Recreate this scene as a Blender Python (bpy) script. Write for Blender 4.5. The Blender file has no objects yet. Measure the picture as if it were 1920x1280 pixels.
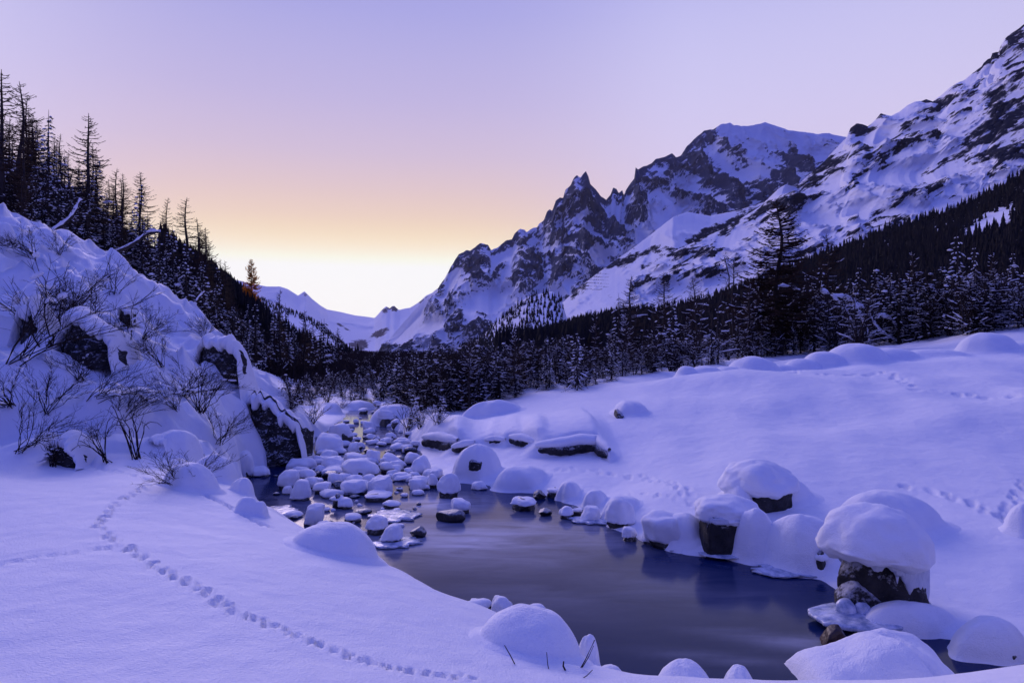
import bpy, bmesh, math, random
import numpy as np

# ------------------------------------------------------------------ camera, sky, sun
SC = bpy.context.scene
COL = SC.collection
H = 3.0            # eye height above the stream
F = 1280.0         # focal length in pixels of the 1920 px photograph (24 mm lens)

cam_d = bpy.data.cameras.new('camera')
cam_d.lens = 24.0
cam_d.sensor_width = 36.0
cam_d.clip_start = 0.05
cam_d.clip_end = 60000.0
cam = bpy.data.objects.new('camera', cam_d)
COL.objects.link(cam)
cam.location = (0, 0, H)
cam.rotation_euler = (math.radians(90), 0, 0)
SC.camera = cam

SUN_AZ = math.radians(-13.5)     # from +Y towards +X
LAMP_AZ = math.radians(-26.0)    # the sun has just set behind the left-hand ridge
SUN_EL = math.radians(-1.5)


def lin(r, g, b, k=1.0):
    def f(c):
        c /= 255.0
        return (c / 12.92 if c <= 0.04045 else ((c + 0.055) / 1.055) ** 2.4) * k
    return (f(r), f(g), f(b), 1.0)


def build_world():
    w = bpy.data.worlds.new('World')
    SC.world = w
    w.use_nodes = True
    nt = w.node_tree
    nt.nodes.clear()
    N = nt.nodes.new
    L = nt.links.new
    out = N('ShaderNodeOutputWorld')
    tc = N('ShaderNodeTexCoord')
    sep = N('ShaderNodeSeparateXYZ')
    L(tc.outputs['Generated'], sep.inputs[0])
    # horizontal bearing relative to the sunset
    flat = N('ShaderNodeVectorMath'); flat.operation = 'MULTIPLY'
    flat.inputs[1].default_value = (1, 1, 0)
    L(tc.outputs['Generated'], flat.inputs[0])
    nrm = N('ShaderNodeVectorMath'); nrm.operation = 'NORMALIZE'
    L(flat.outputs[0], nrm.inputs[0])
    dot = N('ShaderNodeVectorMath'); dot.operation = 'DOT_PRODUCT'
    dot.inputs[1].default_value = (math.sin(SUN_AZ), math.cos(SUN_AZ), 0)
    L(nrm.outputs[0], dot.inputs[0])

    def ramp(stops):
        r = N('ShaderNodeValToRGB')
        r.color_ramp.interpolation = 'B_SPLINE'
        e = r.color_ramp.elements
        while len(e) > 1:
            e.remove(e[-1])
        e[0].position = stops[0][0]; e[0].color = stops[0][1]
        for p, c in stops[1:]:
            x = e.new(p); x.color = c
        L(sep.outputs['Z'], r.inputs[0])
        return r
    ZEN = lin(80, 101, 216)
    toward = ramp([(0.0, lin(255, 250, 240, 1.5)), (0.085, lin(255, 252, 244, 1.45)), (0.115, lin(255, 248, 234, 1.05)),
                   (0.145, lin(252, 230, 192)), (0.175, lin(242, 212, 188)), (0.215, lin(227, 199, 200)),
                   (0.26, lin(211, 191, 214)), (0.33, lin(192, 180, 223)), (0.43, lin(172, 170, 226)),
                   (0.62, lin(128, 134, 226)), (1.0, ZEN)])
    side = ramp([(0.0, lin(236, 204, 208)), (0.12, lin(228, 202, 218)), (0.22, lin(219, 204, 235)),
                 (0.33, lin(208, 202, 241)), (0.45, lin(192, 190, 238)), (0.65, lin(130, 136, 229)), (1.0, ZEN)])
    back = ramp([(0.0, lin(44, 52, 140)), (0.15, lin(62, 70, 166)), (0.35, lin(84, 92, 196)), (0.65, lin(98, 108, 222)), (1.0, ZEN)])

    def mapr(a, b):
        m = N('ShaderNodeMapRange'); m.interpolation_type = 'SMOOTHSTEP'
        m.inputs[1].default_value = a; m.inputs[2].default_value = b
        L(dot.outputs['Value'], m.inputs[0])
        return m
    m1 = mapr(math.cos(math.radians(29)), math.cos(math.radians(2)))
    m2 = mapr(-0.3, 0.75)
    mixb = N('ShaderNodeMix'); mixb.data_type = 'RGBA'
    L(m2.outputs[0], mixb.inputs[0]); L(back.outputs[0], mixb.inputs[6]); L(side.outputs[0], mixb.inputs[7])
    mixa = N('ShaderNodeMix'); mixa.data_type = 'RGBA'
    L(m1.outputs[0], mixa.inputs[0]); L(mixb.outputs[2], mixa.inputs[6]); L(toward.outputs[0], mixa.inputs[7])
    sky = N('ShaderNodeTexSky'); sky.sky_type = 'NISHITA'; sky.sun_disc = False
    sky.sun_elevation = SUN_EL; sky.sun_rotation = LAMP_AZ
    bg1 = N('ShaderNodeBackground'); bg1.inputs['Strength'].default_value = 0.05
    tint = N('ShaderNodeMix'); tint.data_type = 'RGBA'; tint.blend_type = 'MULTIPLY'
    tint.inputs[0].default_value = 1.0; tint.inputs[7].default_value = (0.75, 0.72, 1.0, 1)
    L(sky.outputs[0], tint.inputs[6]); L(tint.outputs[2], bg1.inputs['Color'])
    bg2 = N('ShaderNodeBackground'); bg2.inputs['Strength'].default_value = 1.02
    L(mixa.outputs[2], bg2.inputs['Color'])
    add = N('ShaderNodeAddShader')
    L(bg1.outputs[0], add.inputs[0]); L(bg2.outputs[0], add.inputs[1])
    L(add.outputs[0], out.inputs['Surface'])
    w.cycles.sampling_method = 'AUTOMATIC'


build_world()

sun_d = bpy.data.lights.new('sun', 'SUN')
sun_d.energy = 1.28
sun_d.angle = math.radians(32)
sun_d.color = (0.98, 0.78, 0.98)
sun = bpy.data.objects.new('sun', sun_d)
COL.objects.link(sun)
_el = math.radians(26)      # the broad glow of the western sky
from mathutils import Vector, Matrix, noise as mnoise
_dirv = Vector((math.sin(LAMP_AZ) * math.cos(_el), math.cos(LAMP_AZ) * math.cos(_el), math.sin(_el)))
sun.rotation_euler = _dirv.to_track_quat('Z', 'Y').to_euler()
sun.location = (-20, 60, 40)

vs = SC.view_settings
vs.view_transform = 'Standard'
vs.look = 'None'
vs.exposure = 0.0
vs.gamma = 1.0
vs.use_curve_mapping = False
SC.render.engine = 'CYCLES'
SC.cycles.use_denoising = True
SC.cycles.max_bounces = 6
SC.cycles.diffuse_bounces = 3
SC.cycles.glossy_bounces = 3
SC.cycles.transmission_bounces = 4
SC.cycles.caustics_reflective = False
SC.cycles.caustics_refractive = False

# ------------------------------------------------------------------ helpers


def P(u, v, d):
    return ((u - 960.0) / F * d, d, H + (640.0 - v) / F * d)


def tag(o, label=None, cat=None, group=None, kind=None):
    if label: o['label'] = label
    if cat: o['category'] = cat
    if group: o['group'] = group
    if kind: o['kind'] = kind
    return o


def mesh_np(name, verts, faces, smooth=True):
    """verts (n,3) array, faces (m,k) array of one face size"""
    verts = np.asarray(verts, dtype=np.float32)
    faces = np.asarray(faces, dtype=np.int32)
    me = bpy.data.meshes.new(name)
    me.vertices.add(len(verts))
    me.vertices.foreach_set('co', verts.ravel())
    m, k = faces.shape
    me.loops.add(m * k)
    me.loops.foreach_set('vertex_index', faces.ravel())
    me.polygons.add(m)
    me.polygons.foreach_set('loop_start', np.arange(0, m * k, k, dtype=np.int32))
    me.polygons.foreach_set('loop_total', np.full(m, k, dtype=np.int32))
    me.polygons.foreach_set('use_smooth', np.full(m, smooth, dtype=bool))
    me.update(calc_edges=True)
    me.validate()
    return me


def link(name, me, mat=None, parent=None, loc=None):
    o = bpy.data.objects.new(name, me)
    COL.objects.link(o)
    if mat is not None and me is not None and len(me.materials) == 0:
        me.materials.append(mat)
    if parent is not None:
        o.parent = parent
    if loc is not None:
        o.location = loc
    return o


def grid_faces(nr, nc):
    i = np.arange(nr - 1)[:, None] * nc + np.arange(nc - 1)[None, :]
    return np.stack([i, i + 1, i + nc + 1, i + nc], axis=-1).reshape(-1, 4)


_rs = np.random.RandomState(7)
PERM = np.concatenate([_rs.permutation(256)] * 3).astype(np.int32)
GR3 = _rs.normal(size=(256, 3)); GR3 /= np.linalg.norm(GR3, axis=1)[:, None]


def perlin(x, y, z=None):
    x = np.asarray(x, dtype=np.float64); y = np.asarray(y, dtype=np.float64)
    xi = np.floor(x).astype(np.int64); yi = np.floor(y).astype(np.int64)
    xf = x - xi; yf = y - yi
    xi &= 255; yi &= 255
    u = xf * xf * xf * (xf * (xf * 6 - 15) + 10)
    w = yf * yf * yf * (yf * (yf * 6 - 15) + 10)
    if z is None:
        def g(ix, iy, fx, fy):
            h = PERM[PERM[ix] + iy]
            return GR3[h, 0] * fx + GR3[h, 1] * fy
        a = g(xi, yi, xf, yf); b = g(xi + 1, yi, xf - 1, yf)
        c = g(xi, yi + 1, xf, yf - 1); d = g(xi + 1, yi + 1, xf - 1, yf - 1)
        return ((a + u * (b - a)) * (1 - w) + (c + u * (d - c)) * w) * 1.5
    z = np.asarray(z, dtype=np.float64)
    zi = np.floor(z).astype(np.int64); zf = z - zi; zi &= 255
    t = zf * zf * zf * (zf * (zf * 6 - 15) + 10)

    def g3(ix, iy, iz, fx, fy, fz):
        h = PERM[PERM[PERM[ix] + iy] + iz]
        return GR3[h, 0] * fx + GR3[h, 1] * fy + GR3[h, 2] * fz

    def lay(iz, fz):
        a = g3(xi, yi, iz, xf, yf, fz); b = g3(xi + 1, yi, iz, xf - 1, yf, fz)
        c = g3(xi, yi + 1, iz, xf, yf - 1, fz); d = g3(xi + 1, yi + 1, iz, xf - 1, yf - 1, fz)
        return (a + u * (b - a)) * (1 - w) + (c + u * (d - c)) * w
    return (lay(zi, zf) * (1 - t) + lay(zi + 1, zf - 1) * t) * 1.4


def fbm(x, y, z=None, oct=4, gain=0.5, lac=2.03):
    s = 0.0; a = 1.0; n = 0.0
    for i in range(oct):
        s = s + a * perlin(x + 17.3 * i, y - 9.1 * i, None if z is None else z + 5.7 * i)
        n += a; a *= gain; x = x * lac; y = y * lac
        if z is not None: z = z * lac
    return s / n


def ridged(x, y, z=None, oct=5, gain=0.55, lac=2.05):
    s = 0.0; a = 1.0; n = 0.0; w = 1.0
    for i in range(oct):
        r = 1.0 - np.abs(perlin(x + 13.7 * i, y + 3.3 * i, None if z is None else z + 7.7 * i)) * 1.6
        r = np.clip(r, 0, 1) ** 2 * w
        s = s + a * r; n += a; a *= gain
        w = np.clip(r * 1.8, 0, 1)
        x = x * lac; y = y * lac
        if z is not None: z = z * lac
    return s / n


def sstep(a, b, x):
    t = np.clip((x - a) / (b - a), 0, 1)
    return t * t * (3 - 2 * t)


# ------------------------------------------------------------------ materials
MAT = {}


def new_mat(name):
    m = bpy.data.materials.new(name)
    m.use_nodes = True
    nt = m.node_tree
    b = nt.nodes.get('Principled BSDF')
    MAT[name] = m
    return m, nt, b


def noise_node(nt, scale, detail=4, rough=0.55, coord=None, vscale=None):
    tc = nt.nodes.new('ShaderNodeTexCoord')
    n = nt.nodes.new('ShaderNodeTexNoise')
    n.inputs['Scale'].default_value = scale
    n.inputs['Detail'].default_value = detail
    n.inputs['Roughness'].default_value = rough
    src = tc.outputs[coord or 'Object']
    if vscale:
        mp = nt.nodes.new('ShaderNodeMapping')
        mp.inputs['Scale'].default_value = vscale
        nt.links.new(src, mp.inputs[0]); src = mp.outputs[0]
    nt.links.new(src, n.inputs['Vector'])
    return n


def bump(nt, b, src, strength, dist):
    bm_ = nt.nodes.new('ShaderNodeBump')
    bm_.inputs['Strength'].default_value = strength
    bm_.inputs['Distance'].default_value = dist
    nt.links.new(src, bm_.inputs['Height'])
    nt.links.new(bm_.outputs[0], b.inputs['Normal'])
    return bm_


SNOW_RGB = (0.86, 0.87, 0.92, 1)


def mat_snow(name, grain=75.0, gs=0.75, gd=0.014, lump=4.0, ld=0.06):
    m, nt, b = new_mat(name)
    b.inputs['Roughness'].default_value = 0.62
    b.inputs['Specular IOR Level'].default_value = 0.25
    n1 = noise_node(nt, grain, 3, 0.6)
    n2 = noise_node(nt, lump, 3, 0.5)
    cr = nt.nodes.new('ShaderNodeMix'); cr.data_type = 'RGBA'
    cr.inputs[6].default_value = (0.83, 0.84, 0.90, 1)
    cr.inputs[7].default_value = (0.89, 0.895, 0.94, 1)
    nt.links.new(n2.outputs[0], cr.inputs[0])
    nt.links.new(cr.outputs[2], b.inputs['Base Color'])
    b1 = nt.nodes.new('ShaderNodeBump')
    b1.inputs['Strength'].default_value = 0.5; b1.inputs['Distance'].default_value = ld
    nt.links.new(n2.outputs[0], b1.inputs['Height'])
    b2 = nt.nodes.new('ShaderNodeBump')
    b2.inputs['Strength'].default_value = gs; b2.inputs['Distance'].default_value = gd
    nt.links.new(n1.outputs[0], b2.inputs['Height'])
    nt.links.new(b1.outputs[0], b2.inputs['Normal'])
    nt.links.new(b2.outputs[0], b.inputs['Normal'])
    return m


mat_snow('snow')
mat_snow('far_snow', 1.5, 0.2, 0.1, 0.3, 0.2)
mat_snow('tree_snow', 20.0, 0.4, 0.03, 4.0, 0.05)


def mat_rock(name, c1, c2, scale=3.0, bs=0.7, bd=0.06, rough=0.75, frost=0.0):
    m, nt, b = new_mat(name)
    n1 = noise_node(nt, scale, 8, 0.65)
    n2 = noise_node(nt, scale * 7, 5, 0.6)
    mx = nt.nodes.new('ShaderNodeMix'); mx.data_type = 'RGBA'
    mx.inputs[6].default_value = c1; mx.inputs[7].default_value = c2
    rp = nt.nodes.new('ShaderNodeMapRange'); rp.inputs[1].default_value = 0.38; rp.inputs[2].default_value = 0.66
    nt.links.new(n1.outputs[0], rp.inputs[0]); nt.links.new(rp.outputs[0], mx.inputs[0])
    # rime frost caught on upward faces
    ge = nt.nodes.new('ShaderNodeNewGeometry'); sp = nt.nodes.new('ShaderNodeSeparateXYZ')
    nt.links.new(ge.outputs['Normal'], sp.inputs[0])
    f1 = nt.nodes.new('ShaderNodeMath'); f1.operation = 'MULTIPLY_ADD'; f1.inputs[1].default_value = 1.6
    nt.links.new(n2.outputs[0], f1.inputs[0]); nt.links.new(sp.outputs['Z'], f1.inputs[2])
    fr = nt.nodes.new('ShaderNodeMapRange'); fr.inputs[1].default_value = 1.15; fr.inputs[2].default_value = 1.6; fr.inputs[4].default_value = frost
    nt.links.new(f1.outputs[0], fr.inputs[0])
    mf = nt.nodes.new('ShaderNodeMix'); mf.data_type = 'RGBA'; mf.inputs[7].default_value = (0.6, 0.62, 0.7, 1)
    nt.links.new(fr.outputs[0], mf.inputs[0]); nt.links.new(mx.outputs[2], mf.inputs[6])
    nt.links.new(mf.outputs[2], b.inputs['Base Color'])
    b.inputs['Roughness'].default_value = rough
    ad = nt.nodes.new('ShaderNodeMath'); ad.operation = 'MULTIPLY_ADD'
    ad.inputs[1].default_value = 0.4
    nt.links.new(n2.outputs[0], ad.inputs[0]); nt.links.new(n1.outputs[0], ad.inputs[2])
    bump(nt, b, ad.outputs[0], bs, bd)
    return m


mat_rock('rock', (0.005, 0.005, 0.007, 1), (0.04, 0.036, 0.038, 1), 3.5, 0.9, 0.08, 0.75, 0.8)
mat_rock('wet_rock', (0.005, 0.005, 0.008, 1), (0.020, 0.018, 0.021, 1), 4.0, 0.6, 0.04, 0.35, 0.45)
mat_rock('brown_rock', (0.03, 0.014, 0.01, 1), (0.075, 0.04, 0.03, 1), 5.0, 0.5, 0.03, 0.35)
mat_rock('bark', (0.022, 0.015, 0.014, 1), (0.05, 0.036, 0.032, 1), 9.0, 0.6, 0.02, 0.9)


def mat_plain(name, c1, c2, scale, rough=0.9):
    m, nt, b = new_mat(name)
    n = noise_node(nt, scale, 3, 0.6)
    mx = nt.nodes.new('ShaderNodeMix'); mx.data_type = 'RGBA'
    mx.inputs[6].default_value = c1; mx.inputs[7].default_value = c2
    nt.links.new(n.outputs[0], mx.inputs[0]); nt.links.new(mx.outputs[2], b.inputs['Base Color'])
    b.inputs['Roughness'].default_value = rough
    b.inputs['Specular IOR Level'].default_value = 0.1
    return m


mat_plain('needles', (0.010, 0.011, 0.012, 1), (0.032, 0.030, 0.028, 1), 1.2)
mat_plain('twig', (0.016, 0.011, 0.012, 1), (0.04, 0.027, 0.025, 1), 3.0)
mat_plain('larch_twig', (0.03, 0.017, 0.013, 1), (0.065, 0.038, 0.027, 1), 1.5)
mat_plain('backlit_gold_twig', (0.40, 0.20, 0.05, 1), (0.60, 0.34, 0.09, 1), 1.5)  # gold of the backlit flare put into the twig colour
_m = MAT['backlit_gold_twig']; _nt = _m.node_tree
_tr = _nt.nodes.new('ShaderNodeBsdfTranslucent'); _tr.inputs['Color'].default_value = (1.0, 0.6, 0.15, 1)
_mx = _nt.nodes.new('ShaderNodeMixShader'); _mx.inputs[0].default_value = 0.8
_nt.links.new(_nt.nodes['Principled BSDF'].outputs[0], _mx.inputs[1]); _nt.links.new(_tr.outputs[0], _mx.inputs[2])
_nt.links.new(_mx.outputs[0], _nt.nodes['Material Output'].inputs['Surface'])
mat_plain('forest_needles', (0.010, 0.011, 0.013, 1), (0.030, 0.026, 0.026, 1), 0.05)


def mat_ice():
    m, nt, b = new_mat('ice')
    n = noise_node(nt, 7, 5, 0.65)
    mx = nt.nodes.new('ShaderNodeMix'); mx.data_type = 'RGBA'
    mx.inputs[6].default_value = (0.22, 0.28, 0.42, 1); mx.inputs[7].default_value = (0.68, 0.72, 0.84, 1)
    rp = nt.nodes.new('ShaderNodeMapRange'); rp.inputs[1].default_value = 0.35; rp.inputs[2].default_value = 0.62
    nt.links.new(n.outputs[0], rp.inputs[0]); nt.links.new(rp.outputs[0], mx.inputs[0])
    nt.links.new(mx.outputs[2], b.inputs['Base Color'])
    b.inputs['Roughness'].default_value = 0.18
    b.inputs['Specular IOR Level'].default_value = 0.6
    bump(nt, b, n.outputs[0], 0.6, 0.03)


mat_ice()


def mat_rime():
    m, nt, b = new_mat('rime')
    n = noise_node(nt, 26, 5, 0.7, None, (1, 1, 0.35))
    mx = nt.nodes.new('ShaderNodeMix'); mx.data_type = 'RGBA'
    mx.inputs[6].default_value = (0.45, 0.50, 0.62, 1); mx.inputs[7].default_value = (0.80, 0.82, 0.90, 1)
    nt.links.new(n.outputs[0], mx.inputs[0]); nt.links.new(mx.outputs[2], b.inputs['Base Color'])
    b.inputs['Roughness'].default_value = 0.5
    bump(nt, b, n.outputs[0], 0.8, 0.04)


mat_rime()


def mat_water():
    m, nt, b = new_mat('water')
    b.inputs['IOR'].default_value = 1.33; b.inputs['Specular IOR Level'].default_value = 0.17
    tc = nt.nodes.new('ShaderNodeTexCoord')
    # flow coordinates: the current runs from the rapids (far left) to the near right
    mp = nt.nodes.new('ShaderNodeMapping')
    mp.inputs['Rotation'].default_value = (0, 0, math.radians(28))
    mp.inputs['Scale'].default_value = (0.55, 1.9, 1)
    nt.links.new(tc.outputs['Object'], mp.inputs[0])
    n1 = nt.nodes.new('ShaderNodeTexNoise')
    n1.inputs['Scale'].default_value = 1.3; n1.inputs['Detail'].default_value = 5; n1.inputs['Roughness'].default_value = 0.6
    n1.inputs['Distortion'].default_value = 0.6
    nt.links.new(mp.outputs[0], n1.inputs['Vector'])
    n2 = nt.nodes.new('ShaderNodeTexNoise')
    n2.inputs['Scale'].default_value = 6.0; n2.inputs['Detail'].default_value = 4; n2.inputs['Roughness'].default_value = 0.6
    nt.links.new(mp.outputs[0], n2.inputs['Vector'])
    # pale milky white water, with the pool's sky highlight painted in as colour
    at = nt.nodes.new('ShaderNodeAttribute'); at.attribute_name = 'foam_highlight'
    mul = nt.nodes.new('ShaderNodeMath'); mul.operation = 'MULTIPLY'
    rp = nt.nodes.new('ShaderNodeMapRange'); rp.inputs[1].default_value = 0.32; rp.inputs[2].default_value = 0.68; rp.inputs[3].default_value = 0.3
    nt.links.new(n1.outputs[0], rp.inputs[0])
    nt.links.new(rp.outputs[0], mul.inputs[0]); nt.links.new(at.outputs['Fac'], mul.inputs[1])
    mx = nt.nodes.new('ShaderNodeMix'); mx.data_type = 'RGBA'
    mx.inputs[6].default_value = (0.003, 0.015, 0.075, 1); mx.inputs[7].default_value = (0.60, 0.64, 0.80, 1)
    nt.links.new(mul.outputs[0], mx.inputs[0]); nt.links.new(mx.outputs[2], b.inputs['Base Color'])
    ro = nt.nodes.new('ShaderNodeMapRange')
    ro.inputs[3].default_value = 0.07; ro.inputs[4].default_value = 0.18
    nt.links.new(n1.outputs[0], ro.inputs[0]); nt.links.new(ro.outputs[0], b.inputs['Roughness'])
    b1 = nt.nodes.new('ShaderNodeBump'); b1.inputs['Strength'].default_value = 0.07; b1.inputs['Distance'].default_value = 0.03
    nt.links.new(n1.outputs[0], b1.inputs['Height'])
    b2 = nt.nodes.new('ShaderNodeBump'); b2.inputs['Strength'].default_value = 0.07; b2.inputs['Distance'].default_value = 0.012
    nt.links.new(n2.outputs[0], b2.inputs['Height']); nt.links.new(b1.outputs[0], b2.inputs['Normal'])
    nt.links.new(b2.outputs[0], b.inputs['Normal'])


mat_water()


def mat_mountain(name, rock1, rock2, scale, bd):
    """snow and bare rock split by the vertex attribute 'rock' and broken up by fine noise"""
    m, nt, b = new_mat(name)
    at = nt.nodes.new('ShaderNodeAttribute'); at.attribute_name = 'rock'
    n1 = noise_node(nt, scale * 1.3, 10, 0.76)
    n2 = noise_node(nt, scale * 0.25, 6, 0.6)
    ad = nt.nodes.new('ShaderNodeMath'); ad.operation = 'MULTIPLY_ADD'
    ad.inputs[1].default_value = 0.75
    n3 = noise_node(nt, scale * 1.6, 6, 0.7, None, (1.0, 0.6, 0.38))
    ad0 = nt.nodes.new('ShaderNodeMath'); ad0.operation = 'MULTIPLY_ADD'; ad0.inputs[1].default_value = 0.6
    nt.links.new(n3.outputs[0], ad0.inputs[0]); nt.links.new(at.outputs['Fac'], ad0.inputs[2])
    nt.links.new(n1.outputs[0], ad.inputs[0]); nt.links.new(ad0.outputs[0], ad.inputs[2])
    rp = nt.nodes.new('ShaderNodeMapRange'); rp.interpolation_type = 'SMOOTHSTEP'
    rp.inputs[1].default_value = 1.08; rp.inputs[2].default_value = 1.20
    nt.links.new(ad.outputs[0], rp.inputs[0])
    rk = nt.nodes.new('ShaderNodeMix'); rk.data_type = 'RGBA'
    rk.inputs[6].default_value = rock1; rk.inputs[7].default_value = rock2
    nt.links.new(n2.outputs[0], rk.inputs[0])
    mx = nt.nodes.new('ShaderNodeMix'); mx.data_type = 'RGBA'
    mx.inputs[6].default_value = SNOW_RGB
    nt.links.new(rk.outputs[2], mx.inputs[7])
    nt.links.new(rp.outputs[0], mx.inputs[0]); nt.links.new(mx.outputs[2], b.inputs['Base Color'])
    b.inputs['Roughness'].default_value = 1.0
    b.inputs['Specular IOR Level'].default_value = 0.0
    bump(nt, b, n1.outputs[0], 0.6, bd)
    return m


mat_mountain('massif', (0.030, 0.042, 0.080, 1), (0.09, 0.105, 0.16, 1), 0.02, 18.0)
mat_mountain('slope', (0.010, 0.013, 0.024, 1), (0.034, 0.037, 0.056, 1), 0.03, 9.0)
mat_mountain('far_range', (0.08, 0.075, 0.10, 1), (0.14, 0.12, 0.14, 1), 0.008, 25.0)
mat_mountain('hill', (0.005, 0.005, 0.008, 1), (0.016, 0.014, 0.017, 1), 0.06, 2.0)

# ------------------------------------------------------------------ ground: height field from surveyed points
# (pixel column, pixel row, distance) of points on the snow, read from the photograph
CTRL = []


def cp(u, v, d):
    CTRL.append(P(u, v, d))


for u, v, d in [
    # foreground shelf, left
    (0, 1280, 3.0), (400, 1280, 3.0), (800, 1280, 3.25), (1000, 1275, 3.6), (0, 1150, 3.75), (400, 1150, 3.85), (650, 1150, 4.2),
    (0, 1050, 4.65), (300, 1050, 4.75), (500, 1050, 5.05), (620, 1060, 5.3), (0, 960, 5.9), (250, 960, 6.0), (420, 970, 6.3),
    (0, 900, 7.4), (200, 895, 7.5), (330, 900, 7.6), (430, 915, 7.7), (780, 1110, 5.0), (880, 1160, 4.6),
    (1250, 1290, 3.6), (1500, 1285, 3.6), (1800, 1262, 3.6), (1950, 1240, 3.7), (2200, 1230, 3.9), (-300, 1100, 4.2), (-300, 900, 7.3),
    # left slope: foot, flank, crest
    (0, 880, 8.3), (150, 875, 8.5), (300, 878, 8.6), (390, 885, 9.0), (-300, 870, 8.2),
    (0, 800, 9.2), (100, 800, 9.4), (200, 800, 9.8), (300, 800, 10.6), (380, 820, 11.0), (420, 840, 12.0),
    (0, 700, 10.9), (100, 710, 11.3), (200, 700, 12.2), (300, 720, 13.0), (400, 740, 14.6), (420, 790, 14.0),
    (0, 600, 13.2), (100, 600, 14.0), (200, 600, 15.0), (300, 640, 16.0), (400, 680, 17.0), (460, 740, 17.0),
    (0, 500, 16.3), (100, 520, 16.8), (200, 545, 17.2),
    (0, 425, 19.0), (100, 458, 19.0), (200, 497, 19.0), (300, 568, 19.0), (390, 625, 19.3), (440, 672, 19.6), (480, 720, 19.4), (550, 770, 18.9),
    (500, 790, 18.0), (560, 800, 18.3), (-300, 600, 12.5), (-300, 400, 17.0), (-300, 320, 22.0),
    (0, 415, 24.0), (200, 505, 24.0), (400, 650, 24.0), (500, 745, 24.0), (560, 775, 24.0),
    (0, 400, 32.0), (200, 520, 32.0), (400, 665, 32.0), (520, 745, 32.0),
    # stream corridor upstream
    (600, 790, 25.0), (640, 765, 30.0), (700, 765, 30.0), (620, 752, 36.0), (760, 755, 34.0), (600, 725, 45.0), (700, 722, 45.0), (800, 725, 42.0),
    (640, 712, 60.0), (800, 706, 60.0), (400, 640, 60.0), (700, 702, 120.0), (900, 690, 120.0), (560, 690, 120.0), (400, 620, 120.0), (700, 698, 165.0), (900, 688, 165.0), (0, 420, 60.0), (0, 500, 120.0),
    # right bank: bench, big slope, crest, beyond
    (800, 838, 18.6), (810, 803, 19.4), (850, 850, 17.0), (860, 790, 21.0), (880, 755, 26.0), (900, 880, 15.4), (900, 850, 16.4), (900, 818, 17.6),
    (1000, 895, 14.2), (1000, 862, 15.3), (1000, 812, 17.0), (1000, 780, 19.2), (1000, 750, 22.5), (1000, 724, 27.5), (1000, 712, 34.0),
    (1100, 950, 12.0), (1100, 905, 13.3), (1100, 868, 14.6), (1120, 812, 16.4), (1110, 780, 18.0), (1100, 745, 21.5), (1100, 716, 26.0), (1100, 702, 33.0),
    (1200, 980, 10.7), (1200, 940, 11.7), (1200, 900, 13.0), (1200, 860, 14.4), (1200, 820, 15.8), (1200, 780, 17.5), (1200, 740, 20.5), (1200, 708, 24.5), (1200, 692, 32.0),
    (1400, 1010, 9.6), (1400, 960, 10.4), (1400, 920, 11.3), (1400, 880, 12.5), (1400, 840, 13.7), (1400, 800, 15.0), (1400, 760, 16.8), (1400, 720, 19.5), (1400, 695, 22.3),
    (1400, 690, 26.0), (1400, 672, 36.0), (1400, 655, 48.0),
    (1550, 1030, 9.2), (1550, 960, 10.3), (1550, 900, 11.8), (1550, 800, 14.9), (1550, 740, 18.0), (1550, 694, 22.0), (1550, 676, 28.0), (1550, 655, 42.0),
    (1700, 1150, 7.5), (1700, 1080, 8.2), (1700, 1000, 9.4), (1700, 930, 11.0), (1700, 880, 12.2), (1700, 800, 14.6), (1700, 740, 17.8), (1700, 692, 21.8), (1700, 660, 29.0), (1700, 640, 40.0),
    (1900, 1190, 6.9), (1900, 1100, 7.7), (1900, 1000, 9.2), (1900, 900, 11.2), (1900, 800, 14.3), (1900, 740, 17.4), (1900, 685, 21.6), (1900, 645, 27.5), (1900, 615, 34.0), (1900, 605, 50.0),
    (2150, 1100, 7.5), (2150, 900, 11.0), (2150, 740, 17.0), (2150, 640, 27.0), (2150, 590, 40.0),
    (1000, 690, 60.0), (1200, 670, 60.0), (1400, 640, 65.0), (1650, 618, 65.0), (1900, 590, 70.0), (1200, 650, 120.0), (1500, 625, 120.0), (1900, 585, 120.0), (2150, 560, 120.0),
]:
    cp(u, v, d)
CTRL = np.array(CTRL)


def q_of(x, y):
    y = np.maximum(y, 1.6)
    return np.stack([np.clip(x / y, -1.3, 1.3) * 2.2, np.log(y) * 1.15], axis=-1)


def _kern(r2):
    return np.where(r2 > 1e-12, 0.5 * r2 * np.log(np.maximum(r2, 1e-12)), 0.0)


def tps_fit(pts, smooth=2e-4):
    q = q_of(pts[:, 0], pts[:, 1]); n = len(q)
    d2 = ((q[:, None, :] - q[None, :, :]) ** 2).sum(-1)
    A = np.zeros((n + 3, n + 3))
    A[:n, :n] = _kern(d2) + np.eye(n) * smooth
    A[:n, n] = 1; A[:n, n + 1:] = q; A[n, :n] = 1; A[n + 1:, :n] = q.T
    # interpolate the sight-line slope (z - H) / distance so near and far points weigh alike
    rhs = np.zeros(n + 3); rhs[:n] = (pts[:, 2] - H) / pts[:, 1]
    return q, np.linalg.solve(A, rhs)


TQ, TW = tps_fit(CTRL)


def base_height(x, y):
    x = np.asarray(x, float); y = np.asarray(y, float)
    sh = x.shape
    q = q_of(x.ravel(), y.ravel())
    out = np.empty(len(q))
    n = len(TQ)
    for i in range(0, len(q), 40000):
        b = q[i:i + 40000]
        d2 = (b[:, None, 0] - TQ[None, :, 0]) ** 2 + (b[:, None, 1] - TQ[None, :, 1]) ** 2
        out[i:i + 40000] = _kern(d2) @ TW[:n] + TW[n] + b @ TW[n + 1:]
    return H + out.reshape(sh) * np.maximum(y, 1.6)


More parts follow.
